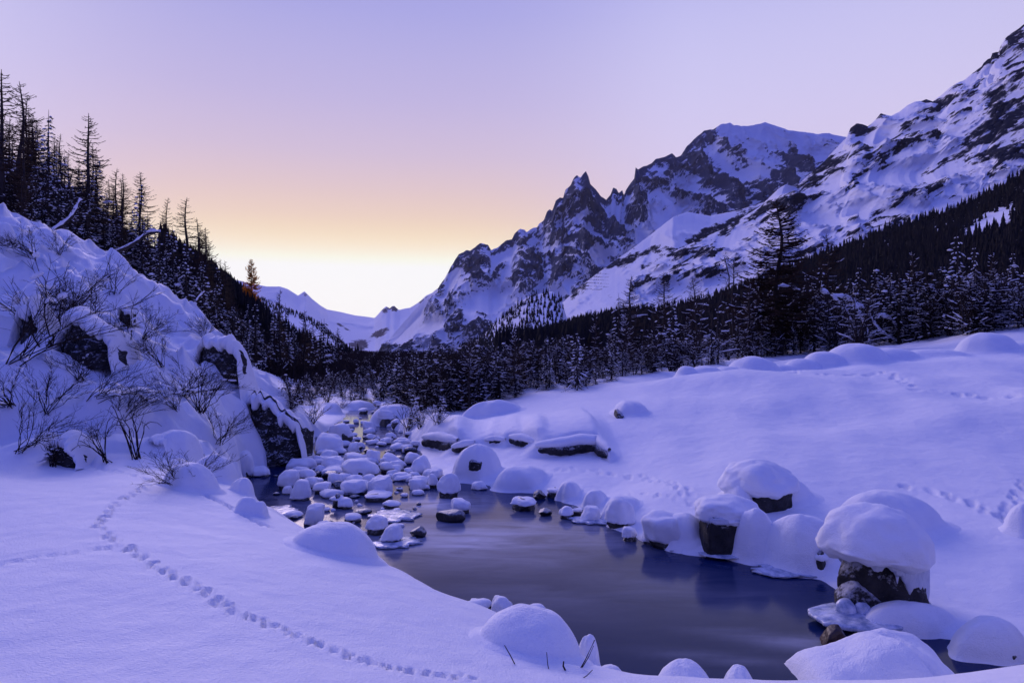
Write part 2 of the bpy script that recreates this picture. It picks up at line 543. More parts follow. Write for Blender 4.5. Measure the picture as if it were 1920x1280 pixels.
def shore(u, v, z=0.0, extra=0.0):
    d = (H - z) * F / (v - 640.0) + extra
    return ((u - 960.0) / F * d, d)


NEAR_EDGE = [(455, 905), (480, 945), (520, 985), (565, 1012), (640, 1040), (700, 1068), (800, 1098), (880, 1130), (940, 1168), (1020, 1210),
             (1110, 1262), (1220, 1292), (1400, 1300), (1550, 1300), (1700, 1290), (1920, 1258), (2150, 1238), (2600, 1225)]
FAR_EDGE = [(2600, 1215), (2150, 1225), (1920, 1240), (1800, 1212), (1700, 1182), (1600, 1150), (1560, 1092), (1480, 1065), (1400, 1052), (1330, 1042),
            (1220, 1022), (1180, 1000), (1110, 965), (1070, 945), (1010, 925), (930, 915), (860, 900), (810, 880), (790, 850), (765, 820),
            (728, 795), (722, 775), (705, 757), (690, 746), (665, 746), (662, 765), (645, 784), (612, 806), (582, 828), (562, 850),
            (540, 868), (500, 874), (472, 884), (452, 896)]
WPOLY = np.array([shore(u, v, 0.75, 0.40) for u, v in NEAR_EDGE] + [shore(u, v) for u, v in FAR_EDGE])


def poly_sd(x, y, poly):
    """signed distance to a polygon, negative inside"""
    x = np.asarray(x, float); y = np.asarray(y, float)
    best = np.full(x.shape, 1e9); inside = np.zeros(x.shape, bool)
    n = len(poly)
    for i in range(n):
        x0, y0 = poly[i]; x1, y1 = poly[(i + 1) % n]
        ex, ey = x1 - x0, y1 - y0
        t = np.clip(((x - x0) * ex + (y - y0) * ey) / (ex * ex + ey * ey + 1e-12), 0, 1)
        best = np.minimum(best, (x - x0 - t * ex) ** 2 + (y - y0 - t * ey) ** 2)
        c = ((y0 > y) != (y1 > y)) & (x < ex * (y - y0) / (ey + 1e-12) + x0)
        inside ^= c
    d = np.sqrt(best)
    return np.where(inside, -d, d)


FEATURES = []


def height(x, y):
    x = np.asarray(x, float); y = np.asarray(y, float)
    zb = base_height(x, y)
    a = x / np.maximum(y, 1.6)
    # wind-packed folds of the left flank, running down towards the stream
    left = sstep(-0.28, -0.42, a) * sstep(8.2, 10.5, y) * (1 - sstep(24, 34, y))
    ca, sa = math.cos(0.6), math.sin(0.6)
    fx = (x * ca + y * sa); fy = (-x * sa + y * ca)
    folds = ridged(fx * 0.22 + 3.1, fy * 0.75, oct=3) - 0.45
    lumps = fbm(x * 0.55, y * 0.55, oct=3)
    zb = zb + left * (folds * 0.75 + lumps * 0.55 + (ridged(fx * 0.6 + 8, fy * 1.6, oct=3) - .4) * 0.42 + fbm(x * 1.9 + 8, y * 1.9, oct=2) * 0.14)
    # soft drifts elsewhere
    right = sstep(0.05, 0.25, a) * sstep(9, 12, y)
    zb = zb + right * (fbm(x * 0.28 + 5, y * 0.22, oct=2) * 0.42 + fbm(x * 0.75 + 2, y * 0.45, oct=2) * 0.10) * sstep(9, 14, y)
    zb = zb + sstep(2.5, 5, y) * fbm(x * 0.5, y * 0.5, oct=2) * 0.045
    zb = zb + fbm(x * 1.3 + .4 * y, y * 3.2 + 4, oct=3) * 0.012
    hill = sstep(25, 45, y)
    zb = zb + hill * fbm(x * 0.16, y * 0.16, oct=4) * 0.9
    for f in FEATURES:
        zb = f(x, y, zb)
    m = y < 60
    sd = np.full(x.shape, 30.0)
    if np.any(m):
        sd[m] = poly_sd(x[m], y[m], WPOLY)
    sd = sd + fbm(x * 1.1 + 40, y * 1.1, oct=2) * 0.30 * sstep(5.5, 8, y) + fbm(x * 2.6, y * 2.6 + 11, oct=1) * 0.10
    wide = 0.75 + 0.25 * fbm(x * 0.7 + 3, y * 0.7, oct=1)
    t = np.clip(sd / wide, 0, 1)
    prof = np.sqrt(np.clip(1 - (1 - t) ** 2, 0, 1))
    z = np.where(sd > 0, np.maximum(zb, 0.10) * prof - 0.04 * (1 - prof), -0.04 - 0.5 * sstep(0, 0.8, -sd))
    return z


def ground_hit(u, v, dmin=2.0, dmax=90.0):
    ds = np.geomspace(dmin, dmax, 700)
    x = (u - 960.0) / F * ds; zr = H + (640.0 - v) / F * ds
    hz = height(x, ds)
    k = np.where(hz >= zr)[0]
    i = k[0] if len(k) else len(ds) - 1
    return Vector((x[i], ds[i], max(hz[i], -0.04)))


# rocky steps in the banks: (left px, right px, foot px row, hood-top px row) - the snow behind them stands higher
CLIFFS = [(436, 560, 866, 742), (358, 440, 706, 622), (85, 195, 684, 574), (214, 240, 618, 585), (16, 62, 655, 548), (78, 132, 878, 812), (270, 304, 852, 824)]
CLIFF_AT = [ground_hit((a + b) / 2, c) for a, b, c, d_ in CLIFFS]
LEDGES = [([(792, 840), (825, 838), (858, 846)], 26), ([(846, 852), (868, 846), (890, 842)], 18), ([(908, 834), (928, 832), (948, 834)], 14), ([(955, 832), (980, 836), (1008, 846)], 20), ([(1004, 856), (1050, 852), (1090, 846), (1122, 848), (1144, 866)], 30)]
LEDGE_AT = [[ground_hit(u, v) for u, v in ln] for ln, h_ in LEDGES]


def _ledge_feature(pts, h):
    def f(x, y, zb):
        x0 = min(q.x for q in pts); x1 = max(q.x for q in pts); y0 = min(q.y for q in pts)
        m = (x > x0 - .6) & (x < x1 + .6) & (y > y0 - 1.5) & (y < y0 + 7)
        if not np.any(m): return zb
        xx, yy = x[m], y[m]
        ly = np.interp(xx, [q.x for q in pts], [q.y for q in pts])
        s_ = yy - ly + 0.12 * perlin(xx * 2.1 + h, yy * 0)
        end = sstep(x0 - .35, x0 + .25, xx) * (1 - sstep(x1 - .25, x1 + .35, xx))
        zb = zb.copy(); zb[m] = zb[m] + h * end * sstep(0.0, 0.22, s_) * (1 - sstep(.5, 4.5, s_)) - 0.05 * end * np.exp(-(s_ / .3) ** 2)
        return zb
    return f


for (ln, h_), pts in zip(LEDGES, LEDGE_AT):
    FEATURES.append(_ledge_feature(pts, h_ * pts[0].y / F))


# animal tracks pressed into the snow: (pixel polyline, spacing m, radius m, depth m, two-row offset m)
TRACKS = [
    ([(288, 908), (262, 918), (228, 938), (200, 965), (184, 985), (196, 1002), (232, 1022), (262, 1045), (300, 1066), (340, 1084), (378, 1104),
      (412, 1132), (455, 1152)], 0.066, 0.023, 0.05, 0.024),
    ([(455, 1152), (520, 1180), (600, 1207), (662, 1234), (760, 1258), (900, 1274)], 0.040, 0.018, 0.042, 0.018),
    ([(0, 1060), (30, 1052), (70, 1045), (150, 1034), (228, 1024)], 0.07, 0.030, 0.028, 0.008),
    ([(300, 906), (360, 918), (420, 945), (480, 978), (520, 995)], 0.06, 0.04, 0.03, 0.0),
    ([(170, 872), (215, 884), (262, 894), (290, 905)], 0.10, 0.04, 0.035, 0.02),
    ([(1010, 884), (1060, 880), (1110, 884), (1200, 894), (1262, 908), (1282, 920), (1283, 938)], 0.17, 0.06, 0.05, 0.05),
    ([(1262, 908), (1300, 925), (1335, 943)], 0.20, 0.06, 0.045, 0.05),
    ([(1180, 925), (1240, 930), (1283, 938), (1330, 960)], 0.15, 0.05, 0.04, 0.04),
    ([(1486, 690), (1500, 700), (1560, 703), (1660, 698), (1690, 712), (1712, 730), (1790, 738), (1920, 745)], 0.32, 0.10, 0.08, 0.08),
    ([(1690, 915), (1760, 925), (1830, 950), (1880, 975), (1900, 940), (1925, 900)], 0.15, 0.06, 0.06, 0.05),
]


def build_ground():
    na, nr = 860, 690
    cx, cy = 0.0, -2.0
    ang = np.radians(np.linspace(-47, 47, na))
    r = np.geomspace(2.2, 165.0, nr)
    X = cx + np.sin(ang)[None, :] * r[:, None]
    Y = cy + np.cos(ang)[None, :] * r[:, None]
    Z = height(X, Y)
    rnd = random.Random(4)
    for line, sp, rad, dep, off in TRACKS:
        pts = [ground_hit(u, v) for u, v in line]
        side = 1
        for a, b in zip(pts[:-1], pts[1:]):
            L = (b - a).length
            n = max(1, int(L / sp))
            perp = Vector((-(b - a).y, (b - a).x, 0)).normalized()
            dv = (b - a).normalized()
            for k in range(n):
                p = a.lerp(b, (k + rnd.uniform(-0.45, 0.45)) / n) + perp * (off * side + rnd.uniform(-.3, .3) * off)
                side = -side
                rr = rad * rnd.uniform(0.65, 1.3)
                # neighbourhood in the grid
                ai = math.atan2(p.x - cx, p.y - cy); ri = math.hypot(p.x - cx, p.y - cy)
                w = rr * 3.2
                i0, i1 = np.searchsorted(r, [ri - w, ri + w]); j0, j1 = np.searchsorted(ang, [ai - w / ri, ai + w / ri])
                if i1 <= i0 or j1 <= j0: continue
                dx = X[i0:i1, j0:j1] - p.x; dy = Y[i0:i1, j0:j1] - p.y
                al = (dx * dv.x + dy * dv.y) / 1.45; ac = dx * perp.x + dy * perp.y
                q = np.sqrt(al * al + ac * ac) / rr
                Z[i0:i1, j0:j1] += -dep * rnd.uniform(0.5, 1.25) * (1 - sstep(0.45, 1.1, q)) + dep * 0.16 * np.exp(-((q - 1.35) / 0.28) ** 2)
    V = np.stack([X, Y, Z], axis=-1).reshape(-1, 3)
    # faces wound so normals point up
    f = grid_faces(nr, na)[:, ::-1]
    o = link('snow_ground', mesh_np('snow_ground', V, f), MAT['snow'])
    tag(o, 'smooth deep snow covering both banks of the stream', 'snow ground', kind='structure')


build_ground()

# the wider valley floor: wooded ahead, open snow behind the viewer


def flat(name, x0, x1, y0, y1, z, mat, label, rock=None):
    me = mesh_np(name, [(x0, y0, z), (x1, y0, z), (x1, y1, z), (x0, y1, z)], [(0, 1, 2, 3)])
    if rock is not None:
        me.attributes.new('rock', 'FLOAT', 'POINT').data.foreach_set('value', np.full(4, rock, np.float32))
    tag(link(name, me, MAT[mat]), label, 'valley floor', kind='structure')


flat('snow_field', -400, 400, -400, 150, -2.6, 'far_snow', 'open snow field around the stream banks')
flat('valley_floor', -9000, 9000, 170, 30000, -330.0, 'hill', 'dark wooded valley floor beyond the thicket', 0.62)


def build_water():
    xs = np.linspace(-14, 12, 200); ys = np.linspace(3.2, 46, 320)
    X, Y = np.meshgrid(xs, ys)
    Z = np.zeros_like(X)
    V = np.stack([X, Y, Z], axis=-1).reshape(-1, 3)
    me = mesh_np('stream_water', V, grid_faces(len(ys), len(xs)))
    foam_highlight = np.zeros(X.shape)

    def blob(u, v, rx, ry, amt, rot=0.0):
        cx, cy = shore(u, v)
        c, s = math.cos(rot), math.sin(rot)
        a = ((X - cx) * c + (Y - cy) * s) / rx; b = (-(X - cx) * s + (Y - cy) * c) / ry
        foam_highlight[:] = np.maximum(foam_highlight, amt * np.exp(-(a * a + b * b)))
    blob(800, 945, 1.0, 0.8, 0.95); blob(760, 1010, 0.8, 0.9, 0.7); blob(870, 1010, 1.5, 1.1, 0.85, -0.3)  # pool blobs paint its pale highlight into the water colour
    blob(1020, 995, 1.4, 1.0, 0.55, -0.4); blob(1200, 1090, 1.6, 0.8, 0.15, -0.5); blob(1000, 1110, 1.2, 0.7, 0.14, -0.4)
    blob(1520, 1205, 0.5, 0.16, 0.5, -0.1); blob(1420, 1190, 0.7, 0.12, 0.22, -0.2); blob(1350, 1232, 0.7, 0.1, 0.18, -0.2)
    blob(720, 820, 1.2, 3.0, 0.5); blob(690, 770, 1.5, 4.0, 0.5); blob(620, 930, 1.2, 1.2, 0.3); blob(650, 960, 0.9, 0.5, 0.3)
    at = me.attributes.new('foam_highlight', 'FLOAT', 'POINT')
    at.data.foreach_set('value', foam_highlight.ravel().astype(np.float32))
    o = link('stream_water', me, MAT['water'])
    tag(o, 'dark smooth water of the mountain stream', 'stream', kind='structure')


build_water()

# ------------------------------------------------------------------ mountains


def interp_line(pts, us):
    pts = sorted(pts)
    a = np.array(pts, float)
    return np.stack([np.interp(us, a[:, 0], a[:, k]) for k in range(1, a.shape[1])], axis=-1)


def sheet(name, ridge, base, nu, nt_, mat, amp, wl, rockfn, label, cat='mountain', jag=0.0, power=1.25, back=0.25, seed=0.0, aniso=1.0, curve=0.0):
    """a mountain flank: surface rising from a foot line to a surveyed skyline, with a back side behind the crest"""
    u0, u1 = min(p[0] for p in ridge), max(p[0] for p in ridge)
    us = np.linspace(u0, u1, nu)
    R = interp_line(ridge, us); B = interp_line(base, us)
    rv, rd = R[:, 0], R[:, 1]; bv, bd = B[:, 0], B[:, 1]
    rv = rv + jag * fbm(us * 0.11 + seed, us * 0 + 3.3, oct=4)
    RX = (us - 960) / F * rd; RZ = H + (640 - rv) / F * rd
    BX = (us - 960) / F * bd; BZ = H + (640 - bv) / F * bd
    nb = max(4, nt_ // 12)
    t = np.linspace(0, 1, nt_)[:, None]
    X = BX + (RX - BX) * t; Y = bd + (rd - bd) * t
    Z = BZ + (RZ - BZ) * (t ** power)
    env = np.clip(np.minimum(t * 6, (1 - t) * 7), 0, 1) * 0.92 + 0.08
    wx = 0.35 * fbm(X / wl * .7, Z / wl * .7, oct=2)
    rg = ridged(X / wl + seed + wx, Z / wl * 0.55 * aniso + X / wl * 0.35, Y / wl * 0.4, oct=7, gain=.62)
    low = fbm(X / (wl * 2.5) - seed, Z / (wl * 2.5) + 9, Y / (wl * 3), oct=3)
    dsp = (0.5 - rg) * amp + low * amp * 0.8
    Y = Y + dsp * env
    Z = Z + (rg - 0.4) * amp * 0.22 * np.clip(np.minimum(t * 6, (1 - t) * 3), 0, 1)
    # per-vertex slope
    gY = np.gradient(Y, axis=0); gZ = np.gradient(Z, axis=0); gX = np.gradient(X, axis=1); gYx = np.gradient(Y, axis=1); gZx = np.gradient(Z, axis=1); gXt = np.gradient(X, axis=0)
    nx = gZx * gY - gYx * gZ; ny = gX * gZ - gZx * gXt; nz = gYx * gXt - gX * gY
    ln = np.sqrt(nx * nx + ny * ny + nz * nz) + 1e-9
    up = np.abs(nz) / ln
    uu = np.broadcast_to(us, X.shape)
    vv = 640 - (Z - H) / Y * F
    rock = np.clip(rockfn(uu, vv, up, rg, X, Y, Z, t), -0.2, 0.59)
    # back side
    tb = np.linspace(0, 1, nb + 1)[1:, None]
    XB = RX + RX * back * tb; YB = rd + rd * back * tb + 0 * RX; ZB = RZ - (RZ - BZ) * (tb ** 1.2) * 0.9
    X = np.vstack([X, XB]); Y = np.vstack([Y, YB]); Z = np.vstack([Z, ZB])
    rock = np.vstack([rock, np.repeat(rock[-1:], nb, axis=0)])
    V = np.stack([X, Y, Z], axis=-1).reshape(-1, 3)
    me = mesh_np(name, V, grid_faces(X.shape[0], nu))
    at = me.attributes.new('rock', 'FLOAT', 'POINT')
    at.data.foreach_set('value', rock.ravel().astype(np.float32))
    o = link(name, me, MAT[mat])
    tag(o, label, cat, kind='structure')
    return us, X[:nt_], Y[:nt_], Z[:nt_]


def blobs(uu, vv, lst):
    s = np.zeros(uu.shape)
    for u, v, ru, rv, rot, amt in lst:
        c, q = math.cos(math.radians(rot)), math.sin(math.radians(rot))
        a = ((uu - u) * c + (vv - v) * q) / ru; b = (-(uu - u) * q + (vv - v) * c) / rv
        s = s + amt * np.exp(-(a * a + b * b) ** 1.5)
    return s


# far end of the valley
def rock_far(u, v, up, rg, X, Y, Z, t):
    return 0.10 + 0.25 * fbm(u * 0.05, v * 0.09, oct=3) + blobs(u, v, [(722, 582, 10, 9, 0, .5), (740, 578, 9, 8, 0, .55), (571, 551, 10, 6, 0, .3), (712, 625, 22, 9, -20, .5), (672, 645, 22, 12, 0, .6),
                                                        (690, 668, 50, 10, 0, .9), (740, 672, 50, 12, -20, .9), (640, 612, 20, 4, 30, .4), (600, 640, 30, 10, 35, .3), (800, 560, 40, 10, -35, .35)])


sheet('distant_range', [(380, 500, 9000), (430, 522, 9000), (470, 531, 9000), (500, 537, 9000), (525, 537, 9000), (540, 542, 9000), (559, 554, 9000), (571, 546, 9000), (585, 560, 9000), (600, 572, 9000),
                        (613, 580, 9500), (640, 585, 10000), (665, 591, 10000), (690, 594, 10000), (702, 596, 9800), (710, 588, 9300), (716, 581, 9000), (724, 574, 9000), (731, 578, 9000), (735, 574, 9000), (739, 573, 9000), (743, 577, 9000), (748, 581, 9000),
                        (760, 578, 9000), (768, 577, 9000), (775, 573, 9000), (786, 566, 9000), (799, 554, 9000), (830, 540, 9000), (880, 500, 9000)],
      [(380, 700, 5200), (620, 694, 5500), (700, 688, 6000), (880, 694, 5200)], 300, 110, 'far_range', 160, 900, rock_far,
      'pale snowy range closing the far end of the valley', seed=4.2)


# the great massif
def rock_massif(u, v, up, rg, X, Y, Z, t):
    n = fbm(u * 0.035, v * 0.035, oct=5, gain=0.6)
    s = fbm((u * 0.8 - v * 0.6) * 0.018, (u * 0.6 + v * 0.8) * 0.09, oct=4, gain=.6)
    b = 0.31 + 0.50 * n + 0.50 * s + (rg - 0.42) * 0.75 + (0.60 - up) * 0.45
    b = b + 0.34 * sstep(0.86, 0.99, t) * sstep(840, 900, u) * (1 - sstep(1330, 1370, u)) + 0.07 * (1 - sstep(1180, 1300, u))
    b = b + 0.62 * blobs(u, v, [(1420, 240, 60, 22, 5, -.6), (1520, 265, 70, 20, 8, -.55), (1345, 310, 45, 42, 40, .42), (1310, 285, 30, 34, -40, .30), (1370, 345, 40, 45, 0, .35), (1490, 305, 36, 28, 0, .55), (1460, 360, 55, 30, -20, .35),
                           (1420, 300, 25, 12, 60, -.4), (1280, 360, 40, 35, 0, -.12), (1099, 345, 10, 24, 10, .5), (1110, 365, 22, 25, 40, .3), (1085, 420, 50, 40, 0, .18), (1150, 420, 40, 40, 0, .25), (1210, 345, 30, 25, 0, .15),
                           (1015, 500, 45, 28, 0, .28), (1045, 480, 50, 40, -40, .22), (890, 490, 26, 40, -30, .38), (870, 510, 20, 34, 35, .25), (1110, 485, 45, 18, -30, -.55), (1200, 440, 40, 22, -35, -.65), (1240, 460, 60, 20, -35, -.5),
                           (900, 585, 30, 24, 0, .3), (850, 565, 30, 40, -40, .12), (960, 560, 40, 25, 0, -.2), (800, 640, 50, 14, -40, -.35), (1300, 400, 30, 30, 0, -.2), (1330, 385, 40, 24, 20, .2), (1290, 432, 40, 20, 0, -.4), (1020, 560, 60, 18, -10, -.4)])
    return b


RB = [(700, 668, 5200), (760, 600, 5200), (790, 566, 5200), (822, 540, 5200), (835, 520, 5200), (847, 497, 5200), (860, 477, 5200), (875, 469, 5200), (882, 470, 5200), (890, 464, 5200), (900, 455.5, 5200), (915, 459, 5200), (921, 469, 5200),
      (932, 464, 5200), (950, 450, 5200), (960, 449, 5200), (965, 437, 5200), (975, 429, 5200), (984, 430, 5200), (987, 435, 5200), (1000, 426, 5200), (1007, 426, 5200), (1011, 419, 5200), (1020, 412, 5200), (1026, 396, 5200),
      (1031, 392, 5200), (1035, 396, 5200), (1042, 377, 5200), (1050, 369, 5200), (1056, 371, 5200), (1060, 356, 5200), (1070, 347, 5200), (1076, 334, 5200), (1082, 328, 5200), (1088, 332, 5200), (1099, 320, 5200), (1104, 332, 5200),
      (1107, 345, 5200), (1117, 354, 5200), (1126, 367, 5200), (1137, 374, 5200), (1144, 367, 5200), (1150, 351, 5200), (1156, 354, 5200), (1160, 362, 5200), (1163, 359, 5200), (1167, 356, 5200), (1170, 366, 5200), (1174, 356, 5300), (1182, 344, 5400),
      (1190, 334, 5400), (1192, 313, 5400), (1197, 317, 5400), (1205, 312, 5500), (1220, 307, 5600), (1230, 297, 5700), (1245, 294, 5800), (1260, 287, 5900), (1267, 295, 6000), (1276, 292, 6100), (1287, 276, 6200), (1302, 260, 6300), (1321, 244, 6300),
      (1337, 243, 6300), (1352, 232, 6300), (1370, 229, 6300), (1377, 234, 6300), (1400, 236, 6300), (1420, 232, 6300), (1436, 228, 6300), (1452, 234, 6300), (1480, 244, 6300), (1505, 247, 6300), (1530, 251, 6300), (1555, 249, 6300),
      (1570, 254, 6300), (1600, 258, 6200), (1680, 270, 6000)]
sheet('mountain_massif', RB, [(700, 690, 3400), (900, 660, 3300), (1100, 620, 3300), (1400, 560, 3600), (1680, 520, 3800)], 620, 300, 'massif', 330, 380, rock_massif,
      'high rocky massif with jagged spires and a broad white summit', jag=2.0, seed=1.7, power=1.1)


# lower snow spur with avalanche terraces
def rock_spur(u, v, up, rg, X, Y, Z, t):
    b = 0.20 + 0.4 * fbm(u * 0.05, v * 0.08, oct=4)
    b = b + blobs(u, v, [(1120, 505, 40, 7, -25, .5), (1170, 490, 30, 8, -20, .4), (1210, 470, 40, 10, -10, .2), (1250, 470, 40, 12, 0, .2), (1330, 440, 50, 14, -25, .55), (1400, 400, 50, 16, -40, .3), (1290, 500, 50, 16, 0, .8), (1340, 495, 50, 20, 10, .8),
                         (1090, 540, 14, 14, 0, .3), (1075, 555, 10, 10, 0, .3), (1230, 500, 60, 14, 0, .25), (1370, 480, 60, 20, 0, .5)])
    terr = ((v - 0.05 * u) % 6.0 < 1.3) & (np.abs(u - 1118) < 26) & (np.abs(v - 527) < 16)
    return b + terr * 0.7


sheet('snow_spur', [(930, 640, 2600), (1000, 606, 2700), (1040, 580, 2700), (1090, 535, 2800), (1130, 505, 2800), (1180, 470, 2900), (1220, 440, 3000), (1262, 407, 3000), (1290, 397, 3100), (1330, 405, 3100), (1380, 395, 3100), (1430, 380, 3100), (1500, 370, 3100)],
      [(930, 665, 1500), (1500, 640, 1500)], 260, 130, 'slope', 60, 260, rock_spur, 'snow covered spur with fence terraces below the massif', seed=8.1, jag=1.0)


# the near right-hand mountainside
def rock_right(u, v, up, rg, X, Y, Z, t):
    # bands dip along the slope
    s = fbm((u * 0.83 - v * 0.55) * 0.014, (u * 0.55 + v * 0.83) * 0.075, oct=5, gain=.62)
    n = fbm(u * 0.04 + 7, v * 0.05, oct=4, gain=.6)
    b = 0.37 + 0.85 * s + 0.45 * n + (rg - .42) * 0.5
    b = b + blobs(u, v, [(1880, 260, 90, 60, -40, .26), (1860, 150, 60, 40, -40, .06), (1900, 330, 60, 30, -25, -.2), (1700, 330, 120, 22, -32, -.18), (1560, 400, 120, 26, -32, -.45), (1760, 370, 120, 22, -30, -.25), (1800, 250, 60, 14, -30, -.35),
                         (1905, 60, 22, 18, -55, .5), (1864, 102, 12, 9, -20, .5), (1848, 116, 10, 6, -40, .5), (1610, 240, 20, 12, 0, .6), (1652, 217, 12, 7, 0, .5), (1737, 189, 12, 5, 0, .5), (1540, 330, 60, 18, -35, .2), (1690, 205, 60, 16, -25, -.35),
                         (1590, 380, 50, 9, -35, .3), (1660, 300, 60, 14, -30, .15), (1880, 180, 30, 22, -40, .1), (1450, 385, 30, 12, -30, .3), (1780, 320, 90, 14, -30, .12), (1480, 440, 120, 30, -30, -.4), (1830, 100, 30, 30, -45, -.2)])
    return b


sheet('mountainside', [(1180, 520, 2000), (1250, 478, 2100), (1305, 452, 2200), (1365, 425, 2300), (1425, 387, 2400), (1462, 352, 2400), (1475, 345, 2400), (1492, 350, 2500), (1545, 303, 2700), (1588, 257, 2800), (1594, 241, 2800), (1605, 232, 2800),
                       (1616, 233, 2800), (1627, 237, 2800), (1633, 233, 2800), (1642, 224, 2800), (1651, 213, 2800), (1660, 216, 2800), (1670, 218, 2800), (1686, 210, 2800), (1701, 198, 2800), (1714, 191, 2800), (1727, 190, 2800), (1737, 186, 2800),
                       (1748, 191, 2800), (1762, 181, 2800), (1780, 165, 2700), (1793, 157, 2700), (1810, 149, 2700), (1824, 137, 2700), (1840, 125, 2700), (1843, 119, 2700), (1852, 111, 2700), (1858, 109, 2700), (1861, 100, 2700), (1868, 98, 2700),
                       (1874, 97, 2700), (1877, 86, 2700), (1887, 70, 2700), (1905, 57, 2700), (1920, 46, 2700), (1960, 15, 2700), (2100, -60, 2700)],
      [(1180, 600, 1300), (1500, 560, 1200), (2100, 420, 1200)], 540, 260, 'slope', 130, 260, rock_right, 'steep snowy mountainside streaked with dark rock bands', jag=1.2, seed=3.3, power=1.05)


def rock_none(base):
    def f(u, v, up, rg, X, Y, Z, t):
        return base + 0.2 * fbm(u * 0.06, v * 0.06, oct=3)
    return f


# wooded hills
CLEAR_R = [(1868, 408, 40, 14, -20, 1.2), (1835, 430, 30, 10, -20, .9), (1900, 570, 40, 18, -30, 1.0), (1770, 425, 20, 8, -20, .6), (1240, 600, 60, 25, 0, .5), (1330, 590, 40, 24, 0, .7)]


def rock_hr(u, v, up, rg, X, Y, Z, t):
    return 0.62 + 0.3 * fbm(u * 0.06, v * 0.06, oct=3) - blobs(u, v, CLEAR_R) * 0.8


HR = sheet('wooded_hill_right', [(930, 664, 800), (1000, 640, 800), (1043, 622, 800), (1093, 606, 800), (1144, 592, 820), (1200, 586, 830), (1250, 582, 840), (1300, 572, 850), (1400, 540, 860), (1450, 516, 870), (1500, 497, 880), (1600, 457, 900),
                                 (1660, 432, 900), (1730, 412, 900), (1800, 388, 900), (1870, 352, 900), (1920, 326, 900), (2000, 290, 900), (2150, 230, 900)],
           [(930, 668, 300), (1300, 650, 300), (2150, 600, 300)], 160, 60, 'hill', 14, 80, rock_hr, 'dark wooded hillside under the snowy mountainside', 'hill', seed=2.0)
HM = sheet('wooded_knoll', [(860, 652, 1500), (900, 634, 1500), (925, 608, 1500), (956, 585, 1500), (989, 556, 1500), (1036, 546, 1500), (1052, 560, 1500), (1064, 600, 1500), (1075, 650, 1500)],
           [(860, 668, 1000), (1075, 660, 1000)], 60, 40, 'hill', 10, 90, rock_none(0.1), 'small wooded knoll below the massif cliffs', 'hill', seed=5.0)
HF = sheet('wooded_slope_far', [(440, 540, 2600), (505, 564, 2600), (540, 579, 2600), (570, 590, 2600), (600, 606, 2600), (630, 632, 2600), (660, 657, 2600), (695, 680, 2600), (720, 690, 2600)],
           [(440, 690, 1600), (720, 694, 1600)], 90, 60, 'hill', 20, 120, rock_none(0.0), 'far wooded slope with a long white clearing', 'hill', seed=6.0)
HL = sheet('wooded_hill_left', [(-350, 120, 70), (-100, 235, 60), (0, 290, 62), (60, 315, 70), (130, 350, 82), (200, 405, 100), (260, 445, 125), (320, 482, 170), (390, 505, 300), (430, 528, 420), (480, 566, 520), (520, 612, 560),
                                (560, 642, 560), (600, 670, 540), (640, 696, 500), (680, 712, 460)],
           [(-350, 420, 27), (0, 425, 27), (200, 520, 30), (400, 660, 36), (520, 740, 46), (600, 740, 70), (680, 715, 120)], 200, 70, 'hill', 2.2, 16, rock_none(0.58), 'steep wooded hillside on the left of the valley', 'hill', seed=7.0)

# ------------------------------------------------------------------ boulders and snow mounds
_ICO = {}


def ico(sub):
    if sub not in _ICO:
        b = bmesh.new()
        bmesh.ops.create_icosphere(b, subdivisions=sub, radius=1.0)
        b.verts.ensure_lookup_table()
        _ICO[sub] = (np.array([v.co[:] for v in b.verts]), np.array([[v.index for v in f.verts] for f in b.faces]))
        b.free()
    v, f = _ICO[sub]
    return v.copy(), f


def rock_mesh(sx, sy, sz, seed, sub=4, cuts=9, rough=0.16):
    """angular stone: a rough ball planed off on several sides, half-sizes sx sy sz"""
    p, f = ico(sub)
    r = np.random.RandomState(seed)
    for _ in range(cuts):
        n = r.normal(size=3); n /= np.linalg.norm(n)
        c = r.uniform(0.55, 0.85)
        k = np.maximum(0, p @ n - c)
        p -= k[:, None] * n * 0.92
    o = seed * 3.17
    dsp = fbm(p[:, 0] * 1.7 + o, p[:, 1] * 1.7, p[:, 2] * 1.7, oct=4, gain=.55)
    p *= (1 + rough * dsp)[:, None]
    p /= np.abs(p).max(axis=0)
    return mesh_np('rock', p * np.array([sx, sy, sz]), f, smooth=False if cuts > 12 else True)


